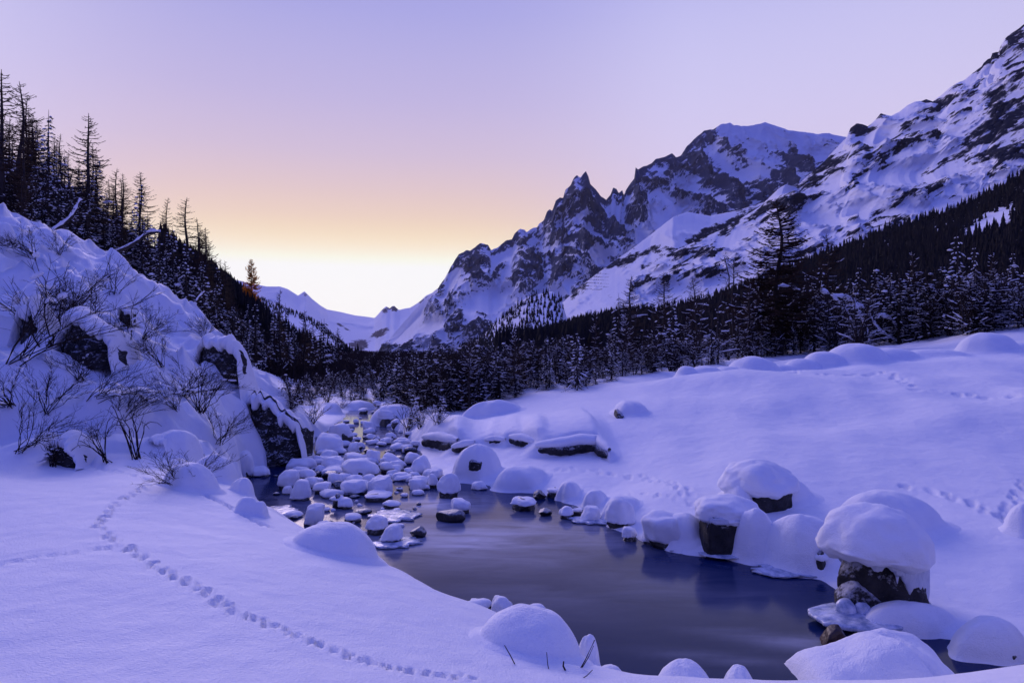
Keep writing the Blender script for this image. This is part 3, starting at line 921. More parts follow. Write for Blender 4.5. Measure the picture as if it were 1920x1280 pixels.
def pillow(sx, sy, top, lip, seed, sub=4, sq=2.15, wob=0.17, shear=(0, 0), cut=0.6):
    """puffy snow cap: full dome above, ragged rounded lip below; half-sizes sx sy, heights top and lip"""
    p, f = ico(sub)
    o = seed * 1.73
    rs_ = np.random.RandomState(seed)
    for _ in range(3):
        n_ = rs_.normal(size=3); n_[2] = abs(n_[2]) * .7; n_ /= np.linalg.norm(n_)
        kk = np.maximum(0, p @ n_ - rs_.uniform(.55, .85))
        p = p - kk[:, None] * n_ * cut
    lo = fbm(p[:, 0] * 0.9 + o, p[:, 1] * 0.9, p[:, 2] * 0.9, oct=2)
    a = np.arctan2(p[:, 1], p[:, 0])
    r0 = np.sqrt(p[:, 0] ** 2 + p[:, 1] ** 2) + 1e-9
    e = 2.0 / sq
    r = np.where(p[:, 2] > 0, r0 ** e, r0)
    rim = (1 + wob * 1.4 * perlin(np.cos(a) * 1.3 + o, np.sin(a) * 1.3 + o)) * (1 + wob * lo)
    zz = np.where(p[:, 2] > 0, np.abs(p[:, 2]) ** e * top * (1 + wob * 1.3 * lo),
                  p[:, 2] * lip * (1 + 0.9 * fbm(np.cos(a) * 2.2 + o, np.sin(a) * 2.2, oct=3)) * (0.3 + 0.7 * np.clip(r0 * 1.25, 0, 1) ** 2))
    v = np.stack([p[:, 0] / r0 * r * rim * sx, p[:, 1] / r0 * r * rim * sy, zz], axis=-1)
    v *= (1 + 0.12 * fbm(p[:, 0] * 2.1 + o, p[:, 1] * 2.3, p[:, 2] * 2.3 + 5, oct=3))[:, None]
    up = np.clip(zz / top, 0, 1)
    v[:, 0] += shear[0] * sx * up; v[:, 1] += shear[1] * sy * up
    v[:, 2] *= 1 + 0.22 * shear[0] * p[:, 0] / (np.abs(p[:, 0]).max())
    v += 0.006 * fbm(v[:, 0] * 9, v[:, 1] * 9, v[:, 2] * 9, oct=2)[:, None]
    return mesh_np('snow_cap', v, f)


def mound_mesh(sx, sy, h, seed, sub=4, wob=0.10, under=0.35):
    """rounded snow hump"""
    p, f = ico(sub)
    o = seed * 2.31
    lo = fbm(p[:, 0] * 1.0 + o, p[:, 1] * 1.0, p[:, 2] * 1.0 + 3, oct=2)
    k = 1 + wob * 1.6 * lo
    v = np.stack([p[:, 0] * sx * k, p[:, 1] * sy * k, np.where(p[:, 2] > 0, np.abs(p[:, 2]) ** 0.92 * h * (1 + wob * lo), p[:, 2] * under)], axis=-1)
    return mesh_np('snow_mound', v, f)


def place(u, v):
    """first point of snow or water on the sight line through a pixel of the photograph"""
    ds = np.geomspace(2.0, 90.0, 800)
    x = (u - 960.0) / F * ds; zr = H + (640.0 - v) / F * ds
    hz = np.maximum(height(x, ds), 0.0)
    k = np.where(hz >= zr)[0]
    i = k[0] if len(k) else len(ds) - 1
    return Vector((x[i], ds[i], hz[i]))


def empty(name, loc, rz=0.0):
    o = bpy.data.objects.new(name, None)
    COL.objects.link(o)
    o.location = loc
    o.rotation_euler = (0, 0, rz)
    o.empty_display_size = 0.1
    return o


_seed = [100]


def nseed():
    _seed[0] += 1
    return _seed[0]


def boulder(u0, u1, vt, vb, rf0, label, group=None, mat='wet_rock', at=None, deep=0.85, name='boulder', lean=0.0, sub=4):
    """snow-capped stone: pixel extent of the photograph, rf = share of its height that shows bare rock"""
    s = nseed(); rnd = random.Random(s)
    rf = rf0 if rf0 >= .9 else rf0 + .10
    uc = (u0 + u1) / 2
    p = at or place(uc, vb)
    k = p.y / F
    w = (u1 - u0) * k / 2; h = (vb - vt) * k
    dp = w * deep
    h = max(h - dp * 0.25 * (H - p.z) / p.y * 1.0, h * 0.6)
    e = empty(name, (p.x, p.y + dp * 0.55, p.z), rnd.uniform(-.3, .3))
    if rf < 1.0:
        hr = h * rf
        rk = rock_mesh(w * 0.92, dp * 0.92, hr * 0.5 + h * 0.22 + 0.08, s, sub, 9)
        link('rock', rk, MAT[mat], e, (0, 0, hr * 0.4 + h * 0.02 - 0.06))
        cp_ = pillow(w, dp, h * (1 - rf * .8) * rnd.uniform(.86, 1.0), max(h * 0.20, 0.04), s, sub, sq=rnd.uniform(2.3, 3.1), wob=.20, shear=(rnd.uniform(-.28, .28), rnd.uniform(-.1, .25)))
        c = link('snow_cap', cp_, MAT['snow'], e, (w * lean, 0, hr * .8))
        c.rotation_euler = (rnd.uniform(-.06, .06), rnd.uniform(-.10, .10), 0)
    else:
        rk = rock_mesh(w, dp, h * 0.62, s, sub, 10)
        link('rock', rk, MAT[mat], e, (0, 0, h * 0.35))
    return tag(e, label, 'boulder', group)


def mound(u0, u1, vt, vb, label, group=None, at=None, deep=0.9, wob=0.15, sub=4, cat='snow mound', name='snow_mound', back=0.55, sharp=5.0):
    """snow hump draped over the ground, with a soft skirt"""
    s = nseed()
    uc = (u0 + u1) / 2
    p = at or place(uc, vb)
    k = p.y / F
    w = (u1 - u0) * k / 2; h = (vb - vt) * k
    dp = w * deep
    h = max(h - dp * 0.45 * (H - p.z) / p.y, h * 0.5)
    cx, cy = p.x, p.y + dp * back
    nr, na = (26, 56) if sub >= 4 else (14, 32)
    if sub >= 5: nr, na = 44, 100
    r = np.linspace(0, 1.5, nr)[:, None]; a = np.linspace(0, 2 * math.pi, na, endpoint=False)[None, :]
    o = s * 0.73
    rim = 1 + wob * 2.0 * perlin(np.cos(a) * 1.2 + o, np.sin(a) * 1.2)
    X = cx + np.cos(a) * r * w * rim; Y = cy + np.sin(a) * r * dp * rim
    f = np.clip(1 - r ** 2.3, 0, 1) ** 0.62
    f = np.maximum(f, 0.16 * (1 - sstep(0.9, 1.5, r)) ** 2) + 0 * a
    g = height(X, Y)
    flatg = p.z if at is None else at.z
    gz = np.maximum(g, -0.05)
    f = f * (1 + 0.10 * fbm(np.cos(a) * r * 1.6 + o, np.sin(a) * r * 1.6 + 3, oct=3))
    Z = gz + f * np.maximum(h + (flatg - gz) * 0.85, 0.0) * (1 + wob * 0.9 * fbm(X / w * .8 + o, Y / w * .8, oct=2)) - 0.03 * sstep(1.1, 1.5, r)
    V = np.stack([X - cx, Y - cy, Z - p.z], -1).reshape(-1, 3)
    i = np.arange(nr - 1)[:, None] * na + np.arange(na)[None, :]
    j = np.arange(nr - 1)[:, None] * na + (np.arange(na)[None, :] + 1) % na
    Fc = np.stack([i, i + na, j + na, j], -1).reshape(-1, 4)
    ob = link(name, mesh_np(name, V, Fc), MAT['snow'], None, (cx, cy, p.z))
    return tag(ob, label, cat, group)


RAP = 'snow-capped boulders in the rapids'
B = boulder
B(516, 562, 880, 919, .30, 'tilted snow-capped boulder standing in dark water by the left shore', RAP)
B(537, 583, 900, 939, .14, 'tall round snow-capped boulder in front of the tilted one by the left shore', RAP)
B(527, 546, 911, 927, .2, 'small capped stone tucked against the left side of the tall round boulder', RAP)
B(567, 599, 895, 915, .2, 'low capped stone just right of the tall round boulder by the left shore', RAP)
B(585, 619, 902, 926, .45, 'dark flat stone with thin snow right of the tall round boulder', RAP)
B(595, 631, 842, 865, .15, 'rounded capped stone below the big boulder facing the dark cliff', RAP)
B(586, 641, 811, 850, .12, 'big snow-covered boulder standing opposite the dark cliff', RAP)
B(614, 662, 794, 834, .42, 'long snow-capped boulder with a bare dark right end upstream', RAP)
B(678, 704, 789, 809, .08, 'single round snow ball boulder midstream near the head of the rapids', RAP)
B(599, 645, 855, 881, .15, 'smooth capped boulder beside the narrow left channel of the rapids', RAP)
B(599, 642, 876, 892, .35, 'thin-capped flat dark slab below the smooth boulder of the left channel', RAP)
B(651, 673, 829, 853, .35, 'small upright boulder with a square white cap in mid rapids', RAP)
B(644, 690, 851, 870, .1, 'low snow ridge boulder joined to the pillar stone in mid rapids', RAP)
B(682, 713, 841, 874, .25, 'snow pillar stone with a dark right face in mid rapids', RAP)
B(711, 758, 849, 877, .08, 'broad white boulder right of the dark-faced pillar stone', RAP)
B(640, 710, 862, 898, .28, 'large arched snow-capped boulder over a dark hollow in the rapids', RAP)
B(612, 635, 888, 902, .8, 'small bare black stone left of the large arched boulder', RAP)
B(649, 687, 891, 908, .2, 'low capped stone below the large arched boulder', RAP)
B(634, 687, 900, 929, .3, 'wide humped snow boulder with bare base in the lower rapids', RAP)
B(687, 738, 887, 929, .10, 'block-shaped snow boulder with sheer left face in the lower rapids', RAP)
B(597, 640, 915, 934, .15, 'cluster-like knobbly snow stone left of the wide humped boulder', RAP)
B(617, 642, 931, 954, .85, 'bare black rock at the lower left of the rapids', RAP)
B(630, 662, 933, 955, .25, 'white capped stone leaning on the bare black rock', RAP)
B(765, 808, 856, 889, .08, 'egg-shaped snow boulder near the right shore of the rapids', RAP)
B(756, 789, 845, 870, .1, 'snow hump behind the egg-shaped boulder near the right shore', RAP)
B(800, 829, 878, 898, .15, 'rearmost snow knob of the trio at the head of the pool', RAP)
B(803, 822, 888, 915, .3, 'narrow middle stone of the trio at the head of the pool', RAP)
B(821, 863, 884, 934, .30, 'tall double-lobed snow boulder on a black base at the head of the pool', RAP)
B(763, 803, 894, 913, .2, 'low capped stone left of the trio at the head of the pool', RAP)
B(735, 770, 888, 901, .12, 'flat snow patch stone between the block boulder and the trio', RAP)
B(676, 735, 924, 940, .75, 'row-like low black stone under the block-shaped boulder', RAP)
B(565, 605, 943, 984, .06, 'bell-shaped snow boulder standing alone by the left shelf', RAP)
B(583, 620, 977, 998, .08, 'round snow hump peeping over the foreground dome at the left shelf', RAP)
B(685, 724, 967, 1003, .42, 'snow-capped boulder on a dark foot in the brown current', RAP)
B(714, 754, 984, 1021, .30, 'half bare snow-plastered boulder on the ice sheet in the current', RAP)
B(765, 799, 987, 1008, 1.0, 'bare round black rock at the edge of the bright pool', RAP)
B(844, 882, 936, 963, .35, 'dark rock with snow cap leaning behind the flat black slab in the pool', RAP)
B(814, 875, 955, 979, 1.0, 'bare flat black slab lying in the bright pool', RAP, deep=.5)
B(645, 668, 991, 1001, 1.0, 'small bare stone in the brown current by the foreground dome', RAP)
B(440, 474, 841, 895, .06, 'tall snow hump at the foot of the dark cliff', RAP)
B(469, 503, 873, 894, .1, 'low snow hump in the water at the foot of the dark cliff', RAP)
B(530, 596, 859, 881, .06, 'long low snow bank stone just downstream of the dark cliff', RAP)
mound(430, 474, 896, 924, 'steep snow hump on the left shore above the first of the pillows')
mound(436, 486, 932, 962, 'pillow-shaped snow hump on the left shore below the steep hump')
mound(470, 500, 940, 968, 'small snow pillow on the left shore nearest the water')
RSH = 'stones along the right shore of the pool'
mound(845, 942, 834, 898, 'large snow-cloaked boulder with a dark window on the right shore', deep=.8, sharp=6, sub=5, cat='boulder', name='snow_covered_boulder')
mound(926, 1027, 876, 917, 'broad white hump on the right shore right of the windowed boulder')
B(884, 914, 903, 918, .15, 'small snow knob below the windowed boulder', RSH)
B(958, 1007, 933, 958, .6, 'black rock with a small snow crown in the shallows of the right shore', RSH)
B(996, 1025, 919, 936, 1.0, 'bare black rock just behind the crowned rock in the shallows', RSH)
B(1024, 1052, 916, 933, .7, 'dark shore rock with thin snow under the snow bank', RSH)
B(1006, 1036, 954, 969, 1.0, 'low bare black rock in front of the crowned rock', RSH)
B(1048, 1074, 950, 974, .35, 'little snow-capped stone at the edge of the shore ice', RSH)
B(1068, 1092, 952, 968, .9, 'bare dark stone right of the little capped stone', RSH)
B(1089, 1130, 949, 978, .15, 'smooth snow-capped shore stone on the ice fringe', RSH)
B(1137, 1192, 940, 988, .18, 'big snow-capped shore boulder with a dark cleft', RSH)
B(1166, 1196, 986, 1015, .4, 'rime-crusted small boulder standing in the pool edge', RSH)
B(1215, 1300, 966, 1022, .18, 'wide snow-capped boulder hanging over dark pool water', RSH)
B(1205, 1238, 992, 1020, .15, 'small snow knob at the left end of the wide overhanging boulder', RSH)
mound(1090, 1140, 920, 950, 'small snow pillow above the ice fringe of the right shore')
mound(1042, 1092, 903, 934, 'snow pillow above the dark shore rock')
mound(1130, 1200, 930, 965, 'rolling snow pillow behind the cleft shore boulder')
mound(1240, 1325, 963, 1018, 'smooth snow pillow left of the square black rock')
mound(1440, 1590, 968, 1062, 'large rounded snow drift between the square black rock and the mushroom boulder', deep=.8)
mound(1590, 1775, 921, 1000, 'round white dome behind the mushroom boulder', deep=.8)
mound(1900, 1960, 948, 1005, 'snow lump at the right edge beside the paw tracks')
mound(1800, 1945, 1160, 1240, 'low snow pillow above the black rock on the near right shore', deep=.7)
mound(1620, 1800, 1130, 1190, 'low snow skirt at the foot of the mushroom boulder', deep=.5)
B(1815, 1915, 1208, 1240, 1.0, 'angular bare black rock in the water at the lower right', RSH, deep=.6)
B(1543, 1603, 1172, 1218, 1.0, 'wet brown rock under the ice shelf of the mushroom boulder', RSH, mat='brown_rock')
B(1488, 1512, 1030, 1068, .95, 'small black post-like rock under the large snow drift', RSH)
B(1530, 1555, 1040, 1075, .95, 'second small black rock under the large snow drift', RSH)
# foreground
mound(537, 704, 990, 1070, 'large smooth snow dome on the edge of the left shelf', at=Vector(P(620, 1062, 5.75)), sub=5, wob=.05, deep=.75)
mound(898, 1096, 1146, 1276, 'biggest smooth snow dome in the foreground with dry stalks before it', at=Vector(P(997, 1272, 4.15)), sub=5, wob=.04, deep=.9)
mound(1084, 1127, 1190, 1262, 'narrow snow bump against the right side of the biggest dome', at=Vector(P(1105, 1262, 4.45)))
B(918, 962, 1120, 1160, .28, 'round snow-capped stone behind the biggest foreground dome', 'small stones behind the biggest dome', at=Vector(shore(940, 1160) + (0.0,)))
B(955, 982, 1130, 1160, 1.0, 'leaning bare black stone beside the round capped stone', 'small stones behind the biggest dome', at=Vector(shore(968, 1160) + (0.0,)))
B(978, 1026, 1136, 1158, .1, 'flat snow-capped stone just over the top of the biggest dome', 'small stones behind the biggest dome', at=Vector(shore(1002, 1158) + (0.0,)))
B(874, 924, 1122, 1142, .12, 'low snow crust stone left of the round capped stone', 'small stones behind the biggest dome', at=Vector(shore(899, 1142) + (0.0,)))
mound(1120, 1180, 1250, 1290, 'small snow pillow at the bottom edge right of the biggest dome', at=Vector(P(1150, 1288, 4.6)))
mound(1185, 1225, 1264, 1295, 'tiny snow pillow at the bottom edge between two larger ones', at=Vector(P(1205, 1292, 4.5)))
mound(1222, 1356, 1232, 1300, 'wide round snow pillow at the bottom edge below the dark water', at=Vector(P(1289, 1298, 4.5)), sub=5, wob=.04)
mound(1352, 1430, 1244, 1296, 'round snow ball at the bottom edge next to the wide pillow', at=Vector(P(1391, 1294, 4.5)))
# mounds along the crest of the right bank
for i, (u, vb, w, h) in enumerate([(1288, 702, 34, 12), (1322, 702, 52, 12), (1365, 701, 44, 10), (1416, 698, 80, 22), (1467, 696, 50, 10), (1506, 694, 60, 16), (1545, 692, 66, 24), (1610, 690, 98, 32),
                                   (1674, 690, 84, 26), (1752, 690, 96, 24), (1856, 680, 86, 38), (1915, 676, 60, 22)]):
    nm = ['first and smallest', 'second', 'third', 'fourth', 'fifth', 'sixth', 'seventh', 'eighth', 'ninth', 'tenth', 'eleventh', 'last'][i]
    mound(u - w * .62, u + w * .62, vb - h * 1.4, vb, nm + ' snow hump from the left along the crest of the right bank', 'snow humps along the bank crest', at=Vector(P(u, vb, 22.5 + 0.3 * i)), sub=3, wob=.05, back=0.2)
for i, (u, v, w, h) in enumerate([(1130, 722, 40, 10), (1165, 718, 44, 9), (1205, 714, 40, 10), (1248, 709, 44, 11), (1090, 727, 44, 10), (1050, 733, 36, 8)]):
    mound(u - w / 2, u + w / 2, v - h * 1.1, v, ['third', 'fourth', 'fifth', 'sixth', 'second', 'first'][i] + ' low snow hump of the row leading towards the thicket', 'low snow humps before the thicket', at=Vector(P(u, v, 25 + .2 * i)), sub=3, wob=.05, back=0.2)
mound(870, 985, 750, 780, 'thick snow lip projecting over the thicket edge on the right bank', deep=.5)
mound(690, 770, 758, 795, 'sloping snow bank upstream beside the snow-laden bush', deep=.8)
B(708, 742, 768, 800, .6, 'flat-topped dark rock with a neat snow slab upstream', RAP)
mound(600, 640, 755, 775, 'snow hump on the far left bank upstream')
mound(640, 700, 750, 768, 'low snow bar across the stream far upstream')
# fill of smaller stones in the rapids
MARKS = [('the big boulder opposite the cliff', 613, 830), ('the long boulder with the bare end', 638, 815), ('the single round snow ball', 691, 800), ('the large arched boulder', 675, 880), ('the dark-faced pillar stone', 697, 858),
         ('the broad white boulder', 734, 864), ('the egg-shaped boulder', 786, 873), ('the block-shaped boulder', 712, 908), ('the wide humped boulder', 660, 915), ('the tall round left-shore boulder', 560, 920), ('the trio at the pool head', 825, 905),
         ('the bell-shaped boulder', 585, 965), ('the boulder on a dark foot', 704, 985), ('the half bare boulder', 734, 1002), ('the flat-topped dark rock', 725, 785), ('the smooth left-channel boulder', 622, 868), ('the snow bar far upstream', 670, 762),
         ('the small upright boulder', 662, 842), ('the tilted left-shore boulder', 539, 900), ('the bare black rock below the rapids', 630, 943)]


def stone_label(u, v, w, rf):
    m = min(MARKS, key=lambda q: (q[1] - u) ** 2 + ((q[2] - v) * 1.6) ** 2)
    dx, dv = u - m[1], (v - m[2]) * 1.6
    if abs(dx) > abs(dv): rel = 'right of ' if dx > 0 else 'left of '
    else: rel = 'in front of ' if dv > 0 else 'behind '
    far = 'close ' if math.hypot(dx, dv) < 22 else 'a bit ' if math.hypot(dx, dv) < 42 else 'well '
    size = 'tiny' if w < 10 else 'small' if w < 18 else 'middling' if w < 27 else 'larger'
    look = 'bare dark stone' if rf >= .9 else 'thinly snowed stone' if rf >= .5 else 'snow-capped stone' if rf >= .2 else 'snow-smothered stone'
    return size + ' ' + look + ' ' + far + rel + m[0]


rnd = random.Random(21)
for i in range(110):
    v = 755 + 165 * rnd.random() ** .8
    c = 695 - (v - 775) * 0.10 + rnd.uniform(-1, 1) * (36 + (v - 775) * 0.62)
    if not (585 < c < 800): continue
    w = (7 + 24 * rnd.random() ** 2) * (0.55 + max(v - 755, 0) / 230)
    rf_ = rnd.choice([.1, .2, .35, .6, 1.0])
    B(c - w / 2, c + w / 2, v - w * rnd.uniform(.4, .65), v, rf_, stone_label(c, v, w, rf_), 'stones filling the rapids', sub=3, name='river_stone')

for i in range(75):
    v = 792 + 120 * rnd.random()
    lo = np.interp(v, [792, 830, 870, 912], [640, 590, 565, 500]); hi = np.interp(v, [792, 830, 870, 912], [735, 775, 810, 860])
    c = rnd.uniform(lo, hi)
    w = (12 + 22 * rnd.random()) * (0.6 + (v - 792) / 200)
    rf_ = rnd.choice([.1, .2, .3, .5, 1.0])
    B(c - w / 2, c + w / 2, v - w * rnd.uniform(.4, .75), v, rf_, stone_label(c, v, w, rf_), 'stones filling the rapids', sub=3, name='river_stone')
for i in range(70):
    v = 885 + 130 * rnd.random(); c = rnd.uniform(478, 800)
    lo = np.interp(v, [885, 930, 980, 1015], [470, 495, 545, 640]); hi = np.interp(v, [885, 930, 980, 1015], [800, 800, 770, 770])
    if not (lo < c < hi): continue
    w = (8 + 26 * rnd.random() ** 2.2) * (0.8 + (v - 885) / 300)
    rf_ = rnd.choice([.1, .25, .5, 1.0, 1.0])
    B(c - w / 2, c + w / 2, v - w * rnd.uniform(.3, .6), v, rf_, stone_label(c, v, w, rf_), 'stones filling the rapids', sub=3, name='river_stone')

# ---- square black rock, rock with dark window, mushroom boulder


def part_rock(e, sx, sy, sz, loc, seed, mat='rock', rz=0.0, sub=4, cuts=10, name='rock'):
    o = link(name, rock_mesh(sx, sy, sz, seed, sub, cuts), MAT[mat], e, loc)
    o.rotation_euler = (0, 0, rz)
    return o


def block_mesh(sx, sy, sz, seed, sub=4):
    """squarish rock"""
    p, f = ico(sub)
    q = np.sign(p) * np.abs(p) ** 0.45
    q /= np.abs(q).max(axis=0)
    o = seed * 1.9
    q *= (1 + 0.20 * fbm(p[:, 0] * 2.4 + o, p[:, 1] * 2, p[:, 2] * 2, oct=4, gain=.6))[:, None]
    return mesh_np('rock', q * np.array([sx, sy, sz]), f)


p = place(1362, 1046); k = p.y / F
e = empty('boulder', (p.x, p.y + 0.22, p.z))
link('rock', block_mesh(37 * k, 0.28, 52 * k, 5, 5), MAT['rock'], e, (0, 0, 22 * k))
link('snow_cap', pillow(64 * k, 0.50, 34 * k, 20 * k, 61, 5, wob=.2), MAT['snow'], e, (10 * k, 0.14, 66 * k))
link('rime_crust', block_mesh(36 * k, 0.27, 7 * k, 8, 4), MAT['rime'], e, (2 * k, -0.02, 63 * k))
link('ice_fringe', mound_mesh(46 * k, 0.36, 3.5 * k, 9, 4, .2, .02), MAT['ice'], e, (0, -0.04, 0.0))
tag(e, 'square black rock with thick snow cap and icy collar at the pool edge', 'boulder', RSH)

p = place(1449, 962); k = p.y / F
e = empty('boulder', (p.x, p.y + 0.3, p.z))
rk = link('rock', block_mesh(38 * k, 0.3, 32 * k, 15, 4), MAT['rock'], e, (2 * k, 0, 18 * k)); rk.rotation_euler = (0.1, 0.12, 0.25)
link('snow_cap', pillow(74 * k, 0.62, 48 * k, 26 * k, 77, 5, wob=.18), MAT['snow'], e, (-6 * k, 0.22, 40 * k))
link('snow_skirt', mound_mesh(26 * k, 0.4, 50 * k, 16, 4), MAT['snow'], e, (-52 * k, 0.05, 0))
tag(e, 'black angular rock peering from under a big snow bonnet on the right bank', 'boulder', RSH)

mound(1370, 1520, 890, 965, 'drift of snow running back from the black angular rock', at=Vector(P(1450, 962, p.y + .45)), wob=.14)
mound(1380, 1460, 960, 1052, 'snow wall joined to the right side of the square black rock', deep=.9, wob=.15)
# window in the snow-cloaked boulder
p = place(893, 898); k = p.y / F
o = link('dark_stone', block_mesh(13 * k, 0.34, 11 * k, 41, 4), MAT['rock'], None, P(893, 869, p.y + 0.14))
o.rotation_euler = (0, 0.2, 0)
tag(o, 'dark stone showing through the front of the large snow-cloaked boulder', 'stone')
p = place(1161, 782); k = p.y / F
o = link('dark_stone', rock_mesh(9 * k, 0.3, 11 * k, 42, 4, 10), MAT['rock'], None, (p.x, p.y + 0.1, p.z + 3 * k))
tag(o, 'small dark stone notch high on the smooth right bank', 'stone')
mound(1150, 1215, 752, 784, 'snow hood curling over the dark notch on the right bank', deep=1.2, at=Vector(P(1185, 784, place(1161, 782).y + .15)))


def mushroom():
    p = place(1668, 1162); k = p.y / F
    e = empty('mushroom_boulder', (p.x, p.y + 0.22, p.z))
    rk = rock_mesh(0.48, 0.42, 0.58, 331, 5, 8, 0.26)
    link('rock', rk, MAT['rock'], e, (0.02, 0, 0.20))
    part_rock(e, 0.30, 0.26, 0.30, (-0.26, -0.14, 0.10), 77, 'rock', .4, 4, 10)
    part_rock(e, 0.26, 0.24, 0.24, (0.30, -0.20, 0.06), 78, 'rock', -.3, 4, 10)
    cap = link('snow_cap', pillow(104 * k, 0.52, 92 * k, 30 * k, 90, 5, wob=.06, sq=1.95, cut=.15), MAT['snow'], e, (-12 * k, -0.04, 118 * k))
    cap.rotation_euler = (-0.06, 0.13, 0)
    # curtain of rime hanging from the cap, ragged below
    n, m = 150, 26
    th = np.linspace(0, 2 * math.pi, n, endpoint=False)
    front = -np.sin(th)                 # 1 towards the viewer
    right = np.cos(th)
    L = 0.20 + 0.16 * perlin(np.cos(th) * 3, np.sin(th) * 3 + 2) + 0.05 * perlin(np.cos(th) * 11, np.sin(th) * 11)
    L = L + 0.36 * sstep(-0.1, 0.6, right) - 0.22 * sstep(-0.25, -0.75, right) * (front > -0.6)
    L = np.clip(L, 0.02, 0.62)
    t = np.linspace(0, 1, m)[:, None]
    R = 0.47 + 0.03 * t + 0.035 * perlin(np.cos(th)[None, :] * 6 + t * 2, np.sin(th)[None, :] * 6 + t * 3)
    R = R - 0.05 * (t ** 3)
    Z = 128 * k - L[None, :] * t + 0 * R
    X = np.cos(th)[None, :] * R * 1.04; Y = np.sin(th)[None, :] * R * 0.88
    Ri = R - 0.05
    V = np.concatenate([np.stack([X, Y, Z], -1).reshape(-1, 3), np.stack([np.cos(th)[None, :] * Ri * 1.04, np.sin(th)[None, :] * Ri * .88, Z + 0.02], -1)[::-1].reshape(-1, 3)])
    rows = 2 * m
    i = np.arange(rows - 1)[:, None] * n + np.arange(n)[None, :]
    j = np.arange(rows - 1)[:, None] * n + (np.arange(n)[None, :] + 1) % n
    Fc = np.stack([i, i + n, j + n, j], -1).reshape(-1, 4)
    curtain = link('rime_curtain', mesh_np('rime_curtain', V, Fc), MAT['rime'], e)
    # icicles
    r = random.Random(8)
    for q in range(9):
        a = r.uniform(-2.9, -0.1)
        l = r.uniform(0.04, 0.11)
        b = bmesh.new(); bmesh.ops.create_cone(b, cap_ends=True, segments=7, radius1=0.004, radius2=0.018, depth=l)
        me = bpy.data.meshes.new('icicle'); b.to_mesh(me); b.free()
        for pl in me.polygons: pl.use_smooth = True
        aa = int((a % (2 * math.pi)) / (2 * math.pi) * n) % n
        link('icicle', me, MAT['rime'], curtain, (math.cos(a) * 0.49, math.sin(a) * 0.42, 128 * k - L[aa] - l * 0.35))
    # ice shelf round the foot
    pz, f = ico(5)
    a = np.arctan2(pz[:, 1], pz[:, 0])
    rim = 1 + 0.22 * fbm(np.cos(a) * 1.5 + 5, np.sin(a) * 1.5, oct=3)
    v = np.stack([pz[:, 0] * 0.52 * rim, pz[:, 1] * 0.36 * rim, np.sign(pz[:, 2]) * np.abs(pz[:, 2]) ** .5 * 0.045 + 0.03 * fbm(pz[:, 0] * 3, pz[:, 1] * 3, oct=3)], -1)
    shelf = link('ice_shelf', mesh_np('ice_shelf', v, f), MAT['ice'], e, (-0.40, -0.36, 0.075))
    link('ice_knob', mound_mesh(0.11, 0.10, 0.15, 12, 4), MAT['ice'], shelf, (-0.12, 0.06, 0.025))
    link('ice_knob', mound_mesh(0.09, 0.07, 0.12, 13, 4, .3), MAT['ice'], shelf, (0.06, 0.03, 0.025))
    tag(e, 'mushroom-shaped boulder with thick snow cap, rime curtain and ice shelf', 'boulder')


mushroom()


# split foreground block at the bottom right
def split_block():
    p = Vector(P(1665, 1282, 4.75)); k = p.y / F
    e = empty('split_snow_block', p)
    n = 60
    xs = np.linspace(-1, 1, 90); ys = np.linspace(-1, 1, n)
    X, Y = np.meshgrid(xs, ys)
    # outline: flat tongue on the left, arched back on the right, a split between them
    prof = np.interp(1666 + X * 149 - 10 * Y, [1517, 1530, 1570, 1600, 1640, 1690, 1750, 1790, 1815], [34, 46, 54, 64, 88, 102, 86, 56, 20]) * k * 0.80
    edge = np.clip((1 - np.abs(X) ** 8) * (1 - np.abs(Y) ** 3), 0, 1) ** 0.5
    cr_ = X - 0.12 - 0.30 * (0.25 - Y)
    crack = np.exp(-(cr_ / 0.06) ** 2) * sstep(0.5, 0.0, Y)
    Z = prof * edge - 0.07 * crack - 0.05 * sstep(0, .25, cr_) * sstep(.5, 0, Y) + 0.012 * fbm(X * 5, Y * 4, oct=3) - 0.06 * (1 - edge)
    V = np.stack([X * 148 * k, Y * 0.34 + 0.1, Z], -1).reshape(-1, 3)
    link('snow_block', mesh_np('snow_block', V, grid_faces(n, 90)), MAT['snow'], e)
    part_rock(e, 120 * k, 0.26, 0.18, (0, 0.12, -0.12), 71, 'wet_rock')
    tag(e, 'long arched block of snow with a split down its side at the bottom right', 'snow block')


split_block()


